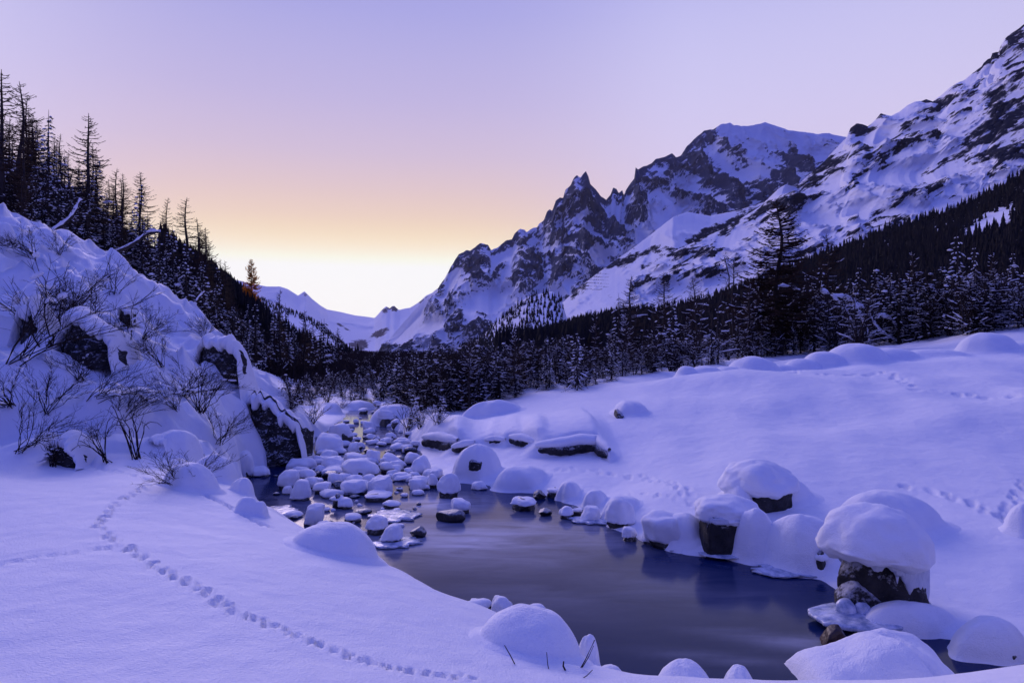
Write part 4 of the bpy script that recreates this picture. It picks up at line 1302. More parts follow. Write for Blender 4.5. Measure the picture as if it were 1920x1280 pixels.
# undercut ledges of the right bank: black rock under a hanging snow lip
class MB:
    def __init__(self):
        self.v = []; self.f3 = []; self.f4 = []

    def tube(self, pts, radii, sides=4, cap=True):
        b = len(self.v)
        n = len(pts)
        pts = [Vector(p) for p in pts]
        for i in range(n):
            t = (pts[min(i + 1, n - 1)] - pts[max(i - 1, 0)])
            if t.length < 1e-9: t = Vector((0, 0, 1))
            t.normalize()
            ref = Vector((0, 0, 1)) if abs(t.z) < 0.9 else Vector((1, 0, 0))
            a = t.cross(ref).normalized(); c = t.cross(a)
            for s in range(sides):
                an = 2 * math.pi * s / sides
                self.v.append(pts[i] + (a * math.cos(an) + c * math.sin(an)) * radii[i])
        for i in range(n - 1):
            for s in range(sides):
                s2 = (s + 1) % sides
                self.f4.append((b + i * sides + s, b + i * sides + s2, b + (i + 1) * sides + s2, b + (i + 1) * sides + s))

    def quad(self, a, b, c, d):
        i = len(self.v); self.v += [a, b, c, d]; self.f4.append((i, i + 1, i + 2, i + 3))

    def ball(self, c, sx, sy, sz, rnd, sub=1, rot=0.0, tilt=None):
        p, f = ico(sub)
        b = len(self.v)
        cr, sr = math.cos(rot), math.sin(rot)
        for q in p:
            k = rnd.uniform(0.8, 1.2)
            x, y, z = q[0] * sx * k, q[1] * sy * k, q[2] * sz * k
            v = Vector((x * cr - y * sr, x * sr + y * cr, z))
            self.v.append(Vector(c) + v)
        for t in f:
            self.f3.append((b + int(t[0]), b + int(t[1]), b + int(t[2])))

    def mesh(self, name, smooth=True):
        me = bpy.data.meshes.new(name)
        me.from_pydata([tuple(v) for v in self.v], [], self.f4 + self.f3)
        if smooth:
            me.polygons.foreach_set('use_smooth', np.ones(len(me.polygons), bool))
        me.update()
        return me

    def build(self, name, mat, parent=None, smooth=True):
        return link(name, self.mesh(name, smooth), mat, parent)


def ledge(pts, thick, label):
    """black rock along the foot of a step in the bank, overhung by a lip of snow"""
    s = nseed()
    d = pts[0].y
    r0 = thick * d / F / 2
    fine = []
    for a, b in zip(pts[:-1], pts[1:]):
        for t in np.linspace(0, 1, 10, endpoint=False): fine.append(a.lerp(b, float(t)))
    fine.append(pts[-1])
    n = len(fine)
    c = sum(fine, Vector()) / n
    e = empty('rock_ledge', c)
    zc = height(np.array([q.x for q in fine]), np.array([q.y + 0.45 for q in fine]))
    for nm, mat, rr, am in (('rock', 'rock', r0 * 1.0, 0.9), ('snow_lip', 'snow', r0 * 0.72, 0.30)):
        mb = MB(); sd = 22
        ax = []
        for q, zt in zip(fine, zc):
            if nm == 'rock': ax.append(Vector((q.x, q.y + 0.22, q.z + r0 * 0.45)) - c)
            else: ax.append(Vector((q.x, q.y + 0.10, q.z + r0 * 1.35)) - c)
        rad = [rr * (0.12 + 0.88 * math.sin(math.pi * (i + .5) / n) ** 0.5) for i in range(n)]
        mb.tube(ax, rad, sd)
        a = np.array([v[:] for v in mb.v])
        f = fbm(a[:, 0] * .55 / r0 + s, a[:, 1] * .55 / r0, a[:, 2] * .55 / r0, oct=4)
        cen = np.repeat(np.array([q[:] for q in ax]), sd, axis=0)
        a = cen + (a - cen) * (1 + am * f)[:, None] * np.array([1, 1.7, 1.0])
        mb.v = [Vector(q) for q in a]
        mb.build(nm, MAT[mat], e)
    tag(e, label, 'rock ledge', 'undercut ledges of the right bank')


for (ln, h_), pts, lb in zip(LEDGES, LEDGE_AT, ['leftmost undercut ledge, a black block under the snow tip of the right bank', 'thin slanting ledge behind the windowed boulder', 'tiny dark undercut in the middle of the right bank edge',
                                             'short black ledge slanting down to the right under the bank edge', 'longest black undercut ledge arching below the smooth snow slope']):
    ledge(pts, h_, lb)

# ---- rocks of the left slope


def outcrop(i, label, seed, rockf=0.74, reach=0.16, back=1.6):
    """dark jointed rock wall set in the slope, under an overhanging blanket of snow"""
    u0, u1, vb, vt = CLIFFS[i]; p = CLIFF_AT[i]
    k = p.y / F
    w = (u1 - u0) * k; ht = (vb - vt) * k; hr = ht * rockf; hh = ht - hr
    e = empty('rock_outcrop', p)
    o = seed * 1.37
    # wall
    nx, nz = 110, 70
    x = np.linspace(-.56, .56, nx)[None, :] * w; z = np.linspace(-.15, 1.0, nz)[:, None]

    def walltop(xx):
        q = 2 * xx / w
        return hr * np.clip(1 - 0.35 * np.abs(q) ** 3 - .22 * q + 0.30 * perlin(xx / w * 4 + o, xx * 0 + 1.5) + .18 * perlin(xx / w * 11 + o, xx * 0 + 4.5), .08, 1.3)

    def wally(xx, zz):
        q = 2 * xx / w
        sx = xx / (w * .16) + 0.8 * perlin(xx / w * 3 + o, zz / hr * 2); sz = zz / (hr * .30) + 0.8 * perlin(xx / w * 3, zz / hr * 2 + o)
        cell = np.sin((np.floor(sx) * 12.9898 + np.floor(sz) * 78.233 + seed)) * 43758.5453
        cell = cell - np.floor(cell)
        return 0.12 + 0.35 * w * 0.25 * (cell - .5) + 0.10 * fbm(xx * 5 + o, zz * 5, oct=4) * min(1, w) + 0.32 * w * np.abs(q) ** 3 + zz * 0.16
    X = x + 0 * z; ZZ = z * (walltop(x) + .12 * hr)
    Y = wally(X, ZZ)
    link('rock', mesh_np('rock', np.stack([X, Y, ZZ], -1).reshape(-1, 3), grid_faces(nz, nx), smooth=False), MAT['rock'], e)
    # blanket: rows run from under the lip, round its nose, over the top and back onto the slope
    nx = 120
    x = np.linspace(-.68, .68, nx) * w
    q = np.abs(2 * x / w)
    endf = 1 - sstep(.8, 1.3, q)
    g0 = height(x + p.x, x * 0 + p.y + .25) - p.z
    lipz = walltop(x) * endf + g0 * (1 - endf) - hr * .04
    drip = hr * (0.42 * np.abs(perlin(x / w * 4 + o, x * 0 + 7)) + .26 * np.abs(perlin(x / w * 12 + o, x * 0 + 3)))
    lipz = np.maximum(lipz - drip * endf, g0 - .06)
    wy = wally(x, np.maximum(lipz, 0)) * endf
    rc = reach * (1 + .8 * perlin(x / w * 4 + o, x * 0)) * endf
    hx = hh * 0.8 * (0.55 + .45 * endf) * (1 + .5 * perlin(x / w * 2.5 + o, x * 0 + 9)) * (.25 + .75 * endf)
    rows = []
    for fy, fz in ((.10, .0), (-.5, -.03), (-1.0, .06), (-1.12, .25), (-1.0, .46), (-.6, .66), (.0, .80), (.9, .92)):
        rows.append(np.stack([x, wy + rc * fy, lipz + drip * endf * min(1, max(0, fz * 4)) + hx * fz], -1))
    yt = wy + rc * .9; zt = lipz + drip * endf + hx * .92
    for t in np.linspace(0.08, 1.0, 14):
        yy = yt + back * t
        g = height(x + p.x, yy + p.y) - p.z
        zz = zt + hx * .10 * math.sin(math.pi * min(1, t * 1.4)) + (g - 0.06 - zt) * float(sstep(0.0, 1.0, np.array(t)))
        rows.append(np.stack([x, yy, np.maximum(zz, g - .06 - .2 * (1 - t) * 0)], -1))
    V = np.concatenate(rows)
    V[:, 2] += 0.03 * fbm(V[:, 0] * 3 + o, V[:, 1] * 3, oct=3)
    link('snow_hood', mesh_np('snow_hood', V, grid_faces(len(rows), nx)), MAT['snow'], e)
    return tag(e, label, 'rock')


outcrop(0, 'tall black cliff rock under a thick snow hood at the stream bend', 31, .84, .16, 1.8)
outcrop(1, 'dark overhanging rock under a round snow hood on the left slope', 32, .70, .16, 1.8)
outcrop(2, 'broad dark rock under a snow bonnet on the upper left slope among shrubs', 33, .70, .14, 1.6)
outcrop(3, 'small black rock notch in the middle of the left slope', 34, .65, .08, .6)
outcrop(4, 'narrow dark rock hidden behind shrubs at the left edge', 35, .7, .12, 1.0)
outcrop(5, 'low dark rock at the foot of the left slope behind a bush', 36, .6, .10, .8)
outcrop(6, 'thin dark rock seam low on the left slope', 37, .5, .08, .6)
mound(-30, 20, 415, 450, 'white snow knob at the very left on top of the slope', at=Vector(P(-5, 450, 17.0)))
mound(350, 440, 852, 900, 'rounded snow buttress between the shelf bush and the cliff', deep=.7)
mound(280, 360, 808, 840, 'smooth snow swell in the middle of the lower left slope', deep=1.2, wob=.16)
mound(140, 250, 750, 780, 'broad snow swell under the broad dark rock', deep=1.0, wob=.16)


# ice shelves on the stream


def ice_plate(u, v, wpx, dm, label):
    s = nseed(); q = shore(u, v); k = q[1] / F
    pz, f = ico(4)
    a = np.arctan2(pz[:, 1], pz[:, 0])
    rim = 1 + 0.75 * fbm(np.cos(a) * 1.9 + s, np.sin(a) * 1.9, oct=4)
    vv = np.stack([pz[:, 0] * wpx * k / 2 * rim, pz[:, 1] * dm * rim, np.sign(pz[:, 2]) * np.abs(pz[:, 2]) ** .6 * 0.022 + 0.014 * fbm(pz[:, 0] * 3 + s, pz[:, 1] * 3, oct=3)], -1)
    o = link('ice_shelf', mesh_np('ice_shelf', vv, f), MAT['ice'], None, (q[0], q[1], 0.02))
    tag(o, label, 'ice', 'sheets of ice on the stream')


ice_plate(735, 968, 90, .45, 'ice sheet with frilled rim around the half bare boulder')
ice_plate(745, 1018, 90, .30, 'ice sheet in the current below the half bare boulder')
ice_plate(520, 960, 80, .40, 'ice sheet against the left shelf')
ice_plate(1120, 975, 90, .3, 'ice fringe under the right shore stones')
ice_plate(1270, 1022, 100, .3, 'ice fringe under the wide overhanging boulder')
ice_plate(1480, 1072, 130, .25, 'thin ice rim below the large snow drift')

# ------------------------------------------------------------------ trees and shrubs


PROTO = {}


def proto(key, name, parts):
    """parts: list of (part name, mesh, material); kept as mesh data, instanced by make()"""
    PROTO[key] = (name, parts)
    for pn, me, mat in parts:
        if len(me.materials) == 0: me.materials.append(mat)


def make(key, loc, h, rz, label, cat, group=None, wide=1.0, tilt=(0, 0)):
    name, parts = PROTO[key]
    e = empty(name, loc)
    e.rotation_euler = (tilt[0], tilt[1], rz)
    e.scale = (h * wide, h * wide, h)
    for pn, me, mat in parts:
        o = bpy.data.objects.new(pn, me); COL.objects.link(o); o.parent = e
        if pn in ('snow', 'twigs', 'stems'): o['kind'] = 'stuff'
    return tag(e, label, cat, group)


def bend(rnd, a, b, sag, n=4):
    a = Vector(a); b = Vector(b)
    return [a.lerp(b, i / (n - 1)) + Vector((0, 0, sag * math.sin(math.pi * i / (n - 1)))) for i in range(n)]


def larch_proto(key, seed, twmat='larch_twig', dens=1.0, width=0.20, start=0.14, name='larch_tree', snow=0, tw=1.0):
    """bare conifer, unit height"""
    r = random.Random(seed)
    tk = MB(); cr = MB(); sn = MB()
    n = 12
    sx, sy = r.uniform(-.012, .012), r.uniform(-.012, .012)
    axis = [Vector((sx * math.sin(i * .9), sy * math.cos(i * .7), i / n)) for i in range(n + 1)]
    tk.tube(axis, [0.0135 * (1 - i / n) ** 0.8 + 0.0012 for i in range(n + 1)], 7)

    def at(z):
        f = z * n; i = min(int(f), n - 1)
        return axis[i].lerp(axis[i + 1], f - i)
    nb = int(150 * dens)
    for k in range(nb):
        z = start + (0.985 - start) * (k / nb) ** 0.92
        rel = (z - start) / (1 - start)
        L = width * (1 - rel) ** 0.72 * min(1, 0.45 + rel * 4) * r.uniform(.55, 1.15) + 0.012
        a = r.uniform(0, 2 * math.pi)
        droop = (-0.16 + 0.55 * rel) * L + r.uniform(-.08, .08) * L
        p0 = at(z)
        p1 = p0 + Vector((math.cos(a) * L, math.sin(a) * L, droop))
        br = bend(r, p0, p1, -0.10 * L, 5)
        br[-1] += Vector((0, 0, 0.08 * L))
        r0 = 0.0022 + 0.0030 * (1 - rel)
        cr.tube(br, [r0 * (1 - .75 * i / 4) for i in range(5)], 3)
        nt = int(5 + L * 80 * dens)
        for j in range(nt):
            f = r.uniform(.2, 1.0)
            i = min(int(f * 4), 3); q = br[i].lerp(br[i + 1], f * 4 - i)
            l2 = L * r.uniform(.16, .36) * (1.25 - f)
            aa = a + r.choice((-1, 1)) * r.uniform(.4, 1.1)
            e_ = q + Vector((math.cos(aa) * l2, math.sin(aa) * l2, r.uniform(-.45, .25) * l2))
            cr.tube([q, q.lerp(e_, .55) + Vector((0, 0, .06 * l2)), e_], [0.0018 * tw, .0015 * tw, .0009 * tw], 3)
        if snow and r.random() < snow:
            i = r.choice((1, 2, 3)); q = br[i]
            j0 = r.choice((0, 1, 2))
            sn.tube([q_ + Vector((0, 0, .0025)) for q_ in br[j0:j0 + 3]], [.0028, .0036, .0018], 4)
    parts = [('trunk', tk.mesh('trunk'), MAT['bark']), ('crown', cr.mesh('crown'), MAT[twmat])]
    if snow: parts.append(('snow', sn.mesh('snow'), MAT['tree_snow']))
    proto(key, name, parts)


def spruce_proto(key, seed, width=0.19, snow=0.55, start=0.04, name='spruce_tree', lay=26):
    r = random.Random(seed)
    tk = MB(); cr = MB(); sn = MB()
    tk.tube([(0, 0, 0), (0.004, 0, .35), (0, .004, .7), (0, 0, 1)], [.016, .011, .006, .001], 6)
    for k in range(lay):
        z = start + (0.97 - start) * k / lay
        rel = (z - start) / (1 - start)
        nb = int(7 - 3 * rel)
        for b in range(nb):
            a = r.uniform(0, 2 * math.pi)
            L = width * ((1 - rel) ** 0.85) * r.uniform(.6, 1.12) + .015
            p0 = Vector((0, 0, z)); p1 = p0 + Vector((math.cos(a) * L, math.sin(a) * L, -L * r.uniform(.22, .5)))
            br = bend(r, p0, p1, .09 * L, 4)
            cr.tube(br, [.0024, .0018, .0012, .0006], 3)
            side = Vector((-math.sin(a), math.cos(a), 0))
            m = int(5 + L * 60)
            for j in range(m):
                f = r.uniform(.12, 1); i = min(int(f * 3), 2); q = br[i].lerp(br[i + 1], f * 3 - i)
                l = r.uniform(.012, .030) * (1.25 - .5 * rel)
                dd = (side * r.choice((-1, 1)) * r.uniform(.4, 1) + Vector((math.cos(a), math.sin(a), 0)) * r.uniform(0, .9) + Vector((0, 0, -r.uniform(.1, .9)))).normalized()
                wv = dd.cross(Vector((r.uniform(-1, 1), r.uniform(-1, 1), r.uniform(-1, 1)))).normalized() * r.uniform(.002, .0045)
                cr.quad(q - wv, q + wv, q + dd * l + wv * .3, q + dd * l - wv * .3)
            if r.random() < snow * .8:
                a0 = r.uniform(.2, .5); a1 = a0 + r.uniform(.25, .5)
                tp = []
                for ff in (a0, (a0 + a1) / 2, min(a1, 1)):
                    i = min(int(ff * 3), 2); tp.append(br[i].lerp(br[i + 1], ff * 3 - i) + Vector((0, 0, .004)))
                rr_ = r.uniform(.004, .009)
                sn.tube(tp, [rr_ * .5, rr_, rr_ * .6], 5)
            elif r.random() < snow:
                for _ in range(1):
                    f = r.uniform(.35, .98); i = min(int(f * 3), 2); q = br[i].lerp(br[i + 1], f * 3 - i)
                    zz = .45 + 1.3 * r.random() ** 2.5
                    sn.ball(q + Vector((0, 0, .005)), (.006 + L * .09) * zz * r.uniform(.8, 1.6), .010 * zz, .008 * zz, r, 1, a)
    proto(key, name, [('trunk', tk.mesh('trunk'), MAT['bark']), ('crown', cr.mesh('crown'), MAT['needles']), ('snow', sn.mesh('snow'), MAT['tree_snow'])])


def thicket_proto(key, seed, stems=5, snow=1.0, leafy=1.0, name='thicket_tree', spread=.30):
    """many-stemmed bare tree hung with clots of snow, unit height"""
    r = random.Random(seed)
    tk = MB(); cr = MB(); sn = MB()
    for s in range(stems):
        a = r.uniform(0, 6.28); L = r.uniform(.7, 1.0)
        top = Vector((math.cos(a) * spread * r.uniform(.2, 1), math.sin(a) * spread * r.uniform(.2, 1), L))
        st = bend(r, (r.uniform(-.04, .04), r.uniform(-.04, .04), 0), top, 0, 6)
        st = [q + Vector((r.uniform(-.015, .015), r.uniform(-.015, .015), 0)) for q in st]
        tk.tube(st, [.012 * (1 - i / 6.5) + .001 for i in range(6)], 5)
        for k in range(20):
            f = r.uniform(.10, 1); i = min(int(f * 5), 4); q = st[i].lerp(st[i + 1], f * 5 - i)
            l = r.uniform(.08, .26) * (1.2 - .7 * f); aa = r.uniform(0, 6.28)
            e_ = q + Vector((math.cos(aa) * l, math.sin(aa) * l, l * r.uniform(-.15, .8)))
            br = bend(r, q, e_, .05 * l, 4)
            cr.tube(br, [.0030, .0024, .0016, .0008], 3)
            for j in range(int(7 * leafy) + 2):
                ff = r.uniform(.1, 1); ii = min(int(ff * 3), 2); w = br[ii].lerp(br[ii + 1], ff * 3 - ii)
                l2 = r.uniform(.03, .10); a2 = r.uniform(0, 6.28)
                cr.tube([w, w + Vector((math.cos(a2) * l2, math.sin(a2) * l2, l2 * r.uniform(-.5, .7)))], [.0014, .0007], 3)
            for j in range(int(6 * leafy)):
                w = br[r.choice((1, 2, 3))] + Vector((r.uniform(-.04, .04), r.uniform(-.04, .04), r.uniform(-.04, .03)))
                dd = Vector((r.uniform(-1, 1), r.uniform(-1, 1), r.uniform(-1, .3))).normalized() * r.uniform(.015, .04)
                wv = dd.cross(Vector((r.uniform(-1, 1), r.uniform(-1, 1), r.uniform(-1, 1)))).normalized() * r.uniform(.003, .008)
                cr.quad(w - wv, w + wv, w + dd + wv, w + dd - wv)
            if r.random() < .45 * snow:
                rr_ = r.uniform(.0035, .0075)
                sn.tube([q_ + Vector((0, 0, .004)) for q_ in br[r.choice((0, 1)):]], [rr_, rr_ * r.uniform(.7, 1.3), rr_ * .8, rr_ * .4], 5)
            if r.random() < .16 * snow:
                w = br[r.choice((1, 2, 3))]
                z = .004 + .026 * r.random() ** 2.2
                sn.ball(w + Vector((0, 0, .004)), z * r.uniform(1, 1.9), z, z * .7, r, 1, aa)
    parts = [('trunk', tk.mesh('trunk'), MAT['bark']), ('crown', cr.mesh('crown'), MAT['twig'])]
    if snow: parts.append(('snow', sn.mesh('snow'), MAT['tree_snow']))
    proto(key, name, parts)


def shrub_proto(key, seed, stems=9, name='bare_shrub', arch=.0, fine=6, th=1.0, snow=0.0, lean=0.0):
    """leafless bush of thin rods, unit height"""
    r = random.Random(seed)
    tk = MB(); cr = MB(); sn = MB()
    for s in range(stems):
        a = r.uniform(0, 6.28); sp = r.uniform(.12, .85)
        L = r.uniform(.55, 1.05)
        tip = Vector((math.cos(a) * sp * L + lean * L, math.sin(a) * sp * L, L * (1 - .3 * sp)))
        b0 = Vector((r.uniform(-.06, .06), r.uniform(-.06, .06), -.05))
        st = [b0.lerp(tip, i / 6) + Vector((r.uniform(-.03, .03), r.uniform(-.03, .03), (.10 + arch) * math.sin(math.pi * i / 6) * L)) for i in range(7)]
        tk.tube(st, [th * (.0095 * (1 - i / 7.5) + .0015) for i in range(7)], 4)
        for k in range(fine):
            f = r.uniform(.25, .98); i = min(int(f * 6), 5); q = st[i].lerp(st[i + 1], f * 6 - i)
            l = r.uniform(.12, .38) * (1.15 - .6 * f)
            d0 = (st[i + 1] - st[i]).normalized()
            dd = (d0 + Vector((r.uniform(-.8, .8), r.uniform(-.8, .8), r.uniform(-.3, .6)))).normalized()
            br = [q, q + dd * l * .5 + Vector((0, 0, .02 * l)), q + dd * l + Vector((r.uniform(-.02, .02), 0, .04 * l))]
            cr.tube(br, [th * .0050, th * .0036, th * .0018], 3)
            for j in range(3):
                w = br[1].lerp(br[2], r.random()); l2 = l * r.uniform(.2, .45)
                d2 = (dd + Vector((r.uniform(-.8, .8), r.uniform(-.8, .8), r.uniform(-.4, .5)))).normalized()
                cr.tube([w, w + d2 * l2], [th * .0030, th * .0014], 3)
            if r.random() < snow:
                sn.ball(br[1] + Vector((0, 0, .01)), r.uniform(.03, .08), .025, .02, r, 1, r.uniform(0, 3))
    parts = [('stems', tk.mesh('stems'), MAT['twig']), ('twigs', cr.mesh('twigs'), MAT['twig'])]
    if snow: parts.append(('snow', sn.mesh('snow'), MAT['tree_snow']))
    proto(key, name, parts)


for i in range(4): larch_proto('larch%d' % i, 40 + i, width=.165 + .02 * (i % 3), dens=.78)
larch_proto('larch_tall', 55, width=.23, dens=1.7, start=.12, snow=.08, tw=1.25)
for i in range(3): larch_proto('larch_frost%d' % i, 160 + i, width=.19 + .03 * i, dens=.9, start=.10, snow=.45)
larch_proto('larch_wide', 57, width=.27, dens=1.1, start=.12, snow=.2)
larch_proto('larch_gold', 60, 'backlit_gold_twig', 1.5, .25, .10, tw=2.6)
for i in range(4): spruce_proto('spruce%d' % i, 70 + i, width=.17 + .025 * (i % 3), snow=.42)
spruce_proto('spruce_snowy', 77, width=.30, snow=1.0, lay=20)
for i in range(5): thicket_proto('thicket%d' % i, 90 + i, stems=4 + i % 3, snow=[.9, .7, 1.1, .5, .9][i])
thicket_proto('birch0', 120, stems=1, snow=.4, leafy=.3, name='birch_tree', spread=.10)
thicket_proto('birch1', 121, stems=2, snow=.3, leafy=.3, name='birch_tree', spread=.16)
for i in range(5): shrub_proto('shrub%d' % i, 130 + i, stems=12 + 3 * (i % 3), fine=12 + i % 3, lean=.45 - .1 * i, th=.55, snow=[0, .10, .06, 0, .12][i])
shrub_proto('shrub_arch', 140, stems=9, arch=.45, fine=2)
shrub_proto('shrub_snow', 141, stems=16, fine=7, snow=.5)


def sheet_hit(sh, u, v):
    us, X, Y, Z = sh
    U = 960 + X / Y * F; W = 640 - (Z - H) / Y * F
    d = (U - u) ** 2 + (W - v) ** 2
    i = np.unravel_index(np.argmin(d), d.shape)
    return Vector((X[i], Y[i], Z[i]))


def tree_px(key, u, vb, vt, label, cat, group=None, sh=None, p=None, rz=None, wide=1.0, tilt=(0, 0)):
    p = p or (sheet_hit(sh, u, vb) if sh is not None else place(u, vb))
    k = p.y / F
    if rz is None: rz = (u * 1.37) % 6.28
    return make(key, (p.x, p.y, p.z - 0.1), (vb - vt) * k, rz, label, cat, group, wide, tilt)


LG = 'bare larches on the left skyline'
for key, u, vb, vt, lb, w in [
    ('larch1', 3, 430, 128, 'tall bare larch cut by the left edge of the picture', 1.0),
    ('larch2', 38, 425, 150, 'bare larch with broad open crown second from the left edge', 1.0),
    ('larch0', 68, 350, 222, 'slim bare larch right behind the broad second larch', .9),
    ('larch3', 90, 360, 268, 'thin faint larch in the gap before the tallest skyline larch', .7),
    ('larch1', 103, 360, 252, 'slender larch in the gap left of the tallest skyline larch', .8),
    ('larch0', 126, 370, 282, 'small spindly larch just left of the tallest skyline larch', .8),
    ('larch2', 163, 480, 208, 'tallest dark larch standing free on the left skyline', .95),
    ('larch3', 148, 430, 300, 'short larch leaning on the tallest skyline larch', .8),
    ('larch0', 229, 470, 323, 'left one of the twin larches right of the tallest', .95),
    ('larch2', 262, 480, 319, 'right one of the twin larches right of the tallest', 1.05),
    ('larch1', 213, 450, 345, 'small larch below the left twin larch', .8),
    ('larch3', 312, 520, 368, 'narrow larch between the twins and the pointed larch', .8),
    ('larch0', 350, 530, 369, 'pointed larch with fine feathery crown nearest the bright sky', 1.2),
    ('larch2', 374, 530, 424, 'short larch on the right shoulder of the pointed larch', 1.1),
    ('larch1', 388, 540, 440, 'last small larch before the wooded ridge runs down', 1.1),
    ('larch3', 20, 400, 215, 'thin larch between the two leftmost larches', .7)]:
    tree_px(key, u, vb, vt, lb, 'larch', LG, HL, wide=w * 1.35)
o = tree_px('larch_gold', 470, 590, 484, 'lone golden larch glowing against the white sunset sky', 'larch', None, HL, wide=.95)

rnd = random.Random(5)
ridge_l = [(-350, 150), (0, 300), (60, 325), (130, 362), (200, 415), (260, 455), (320, 492), (390, 515), (430, 530), (480, 562), (520, 600), (560, 630), (600, 668), (660, 695)]
crest_l = [(-350, 400), (0, 425), (100, 458), (200, 500), (300, 575), (390, 650), (440, 690), (480, 728), (560, 762), (660, 745)]


def lerp_l(l, u):
    return float(np.interp(u, [a for a, b in l], [b for a, b in l]))


cnt = 0
for i in range(265):
    u = rnd.uniform(-30, 640) if i < 150 else rnd.uniform(-20, 340) if i < 210 else rnd.uniform(370, 540)
    a, b = lerp_l(ridge_l, u) + 22, lerp_l(crest_l, u) + 14
    f = rnd.random()
    vb = a + (b - a) * f
    lone = abs(u - 470) < 40
    p = sheet_hit(HL, u, vb)
    hm = rnd.uniform(4.0, 8.5)
    key = rnd.choice(['spruce0', 'spruce1', 'spruce2', 'spruce3', 'thicket0', 'thicket1', 'thicket3', 'larch0', 'larch2'])
    if p.y < 45: hm *= .62
    if lone: hm *= .45 if f < .5 else .7
    if f < .4 and key[0] != 'l': hm *= .45 + f
    if key.startswith('thicket'): hm *= .62
    nm = {'s': 'spruce', 't': 'snow-flecked tree', 'l': 'larch'}[key[0]]
    zone = next(z for x, z in [(40, 'under the leftmost larches'), (90, 'below the slim second larch'), (140, 'above the short leaning trunk'), (190, 'under the tallest skyline larch'), (240, 'above the long curved trunk'), (290, 'below the twin larches'),
                               (340, 'below the pointed larch'), (400, 'behind the thin snowy stem'), (460, 'left of the golden larch'), (520, 'below the golden larch'), (580, 'on the falling hillside above the cliff'), (700, 'at the foot of the left hillside')] if u < x)
    zone = ('high up ' if f < .35 else 'halfway up ' if f < .7 else 'low down ') + zone
    lb = {'s': 'dark snow-flecked spruce ', 't': 'bushy snow-clotted tree ', 'l': 'bare thin larch '}[key[0]] + zone
    make(key, (p.x, p.y, p.z - .15), hm, rnd.uniform(0, 6.28), lb, nm, 'trees of the left hillside', rnd.uniform(.9, 1.3))

# right side named trees
RG = 'trees behind the right bank'
for key, u, vb, vt, lb, cat, w in [
    ('larch_tall', 1460, 664, 370, 'tallest bare larch rising alone behind the right bank', 'larch', 1.5),
    ('larch_wide', 1552, 645, 436, 'shorter bare larch right of the tallest one', 'larch', 1.2),
    ('larch_frost0', 1182, 692, 512, 'bare larch behind the drooping snowy spruce', 'larch', 1.2),
    ('spruce_snowy', 1160, 694, 545, 'drooping spruce heavily hung with snow at the thicket end', 'spruce', .95),
    ('larch_frost1', 1245, 672, 506, 'upright larch between the snowy spruce and the birches', 'larch', 1.2),
    ('larch_frost2', 1300, 675, 515, 'thin larch left of the pale birches', 'larch', 1.1),
    ('birch0', 1345, 676, 540, 'single pale birch stem bending in front of the dark wood', 'birch', 1.0),
    ('birch1', 1312, 684, 560, 'forked birch left of the single pale birch', 'birch', 1.0),
    ('birch1', 1376, 668, 450, 'tall wispy birch left of the tallest larch', 'birch', 1.0),
    ('spruce_snowy', 1795, 622, 428, 'big open spruce with snowy boughs on the right', 'spruce', 1.0),
    ('birch0', 1714, 626, 492, 'slim birch stem left of the big open spruce', 'birch', .9),
    ('birch0', 1880, 612, 500, 'slim birch at the right edge of the picture', 'birch', 1.0),
    ('spruce_snowy', 1082, 732, 612, 'small snowy spruce in the middle of the thicket', 'spruce', .9),
    ('spruce0', 1512, 655, 505, 'dark spruce just right of the tallest larch', 'spruce', 1.2),
    ('spruce1', 1420, 668, 520, 'dark spruce just left of the tallest larch', 'spruce', 1.2),
    ('spruce2', 1640, 640, 500, 'dark spruce behind the bowed snowy birches', 'spruce', 1.3),
    ('larch_frost0', 1860, 612, 470, 'bare larch between the big open spruce and the right edge', 'larch', 1.1),
    ('larch_frost1', 880, 770, 628, 'dark thin larch at the left part of the thicket', 'larch', 1.2),
    ('larch_frost2', 965, 745, 612, 'dark larch in the middle of the thicket', 'larch', 1.2)]:
    tree_px(key, u, vb, vt, lb, cat, RG, wide=w)

for i in range(34):
    u = 1110 + 800 * ((i * 0.61803 + .3) % 1.0)
    vb = float(np.interp(u, [1100, 1300, 1500, 1700, 1920], [712, 684, 656, 634, 608])) - rnd.uniform(0, 10)
    vt = float(np.interp(u, [1100, 1300, 1500, 1700, 1920], [575, 530, 500, 480, 455])) + rnd.uniform(-20, 60)
    key = rnd.choice(['larch_frost0', 'larch_frost1', 'larch_frost2', 'larch_frost1', 'birch0', 'birch1', 'spruce_snowy'])
    near = min([(1082, 'the small snowy spruce'), (1160, 'the drooping snowy spruce'), (1245, 'the upright larch'), (1330, 'the pale birches'), (1460, 'the tallest larch'), (1552, 'the shorter larch'), (1625, 'the bowed birches'), (1714, 'the slim birch'), (1795, 'the big open spruce'), (1880, 'the birch at the right edge')], key=lambda z: abs(z[0] - u))
    side_ = 'left of ' if u < near[0] else 'right of '
    nm = {'l': 'larch', 'b': 'birch', 's': 'spruce'}[key[0]]
    lb = ('high ' if vb - vt > 130 else 'short ') + {'l': 'bare thin larch', 'b': 'wispy birch', 's': 'open spruce with loaded boughs'}[key[0]] + (' close ' if abs(near[0] - u) < 25 else ' a little ') + side_ + near[1]
    tree_px(key, u, vb, vt, lb, nm, 'slender trees behind the right bank', wide=rnd.uniform(.9, 1.3) * (.7 if key[0] == 's' else 1))

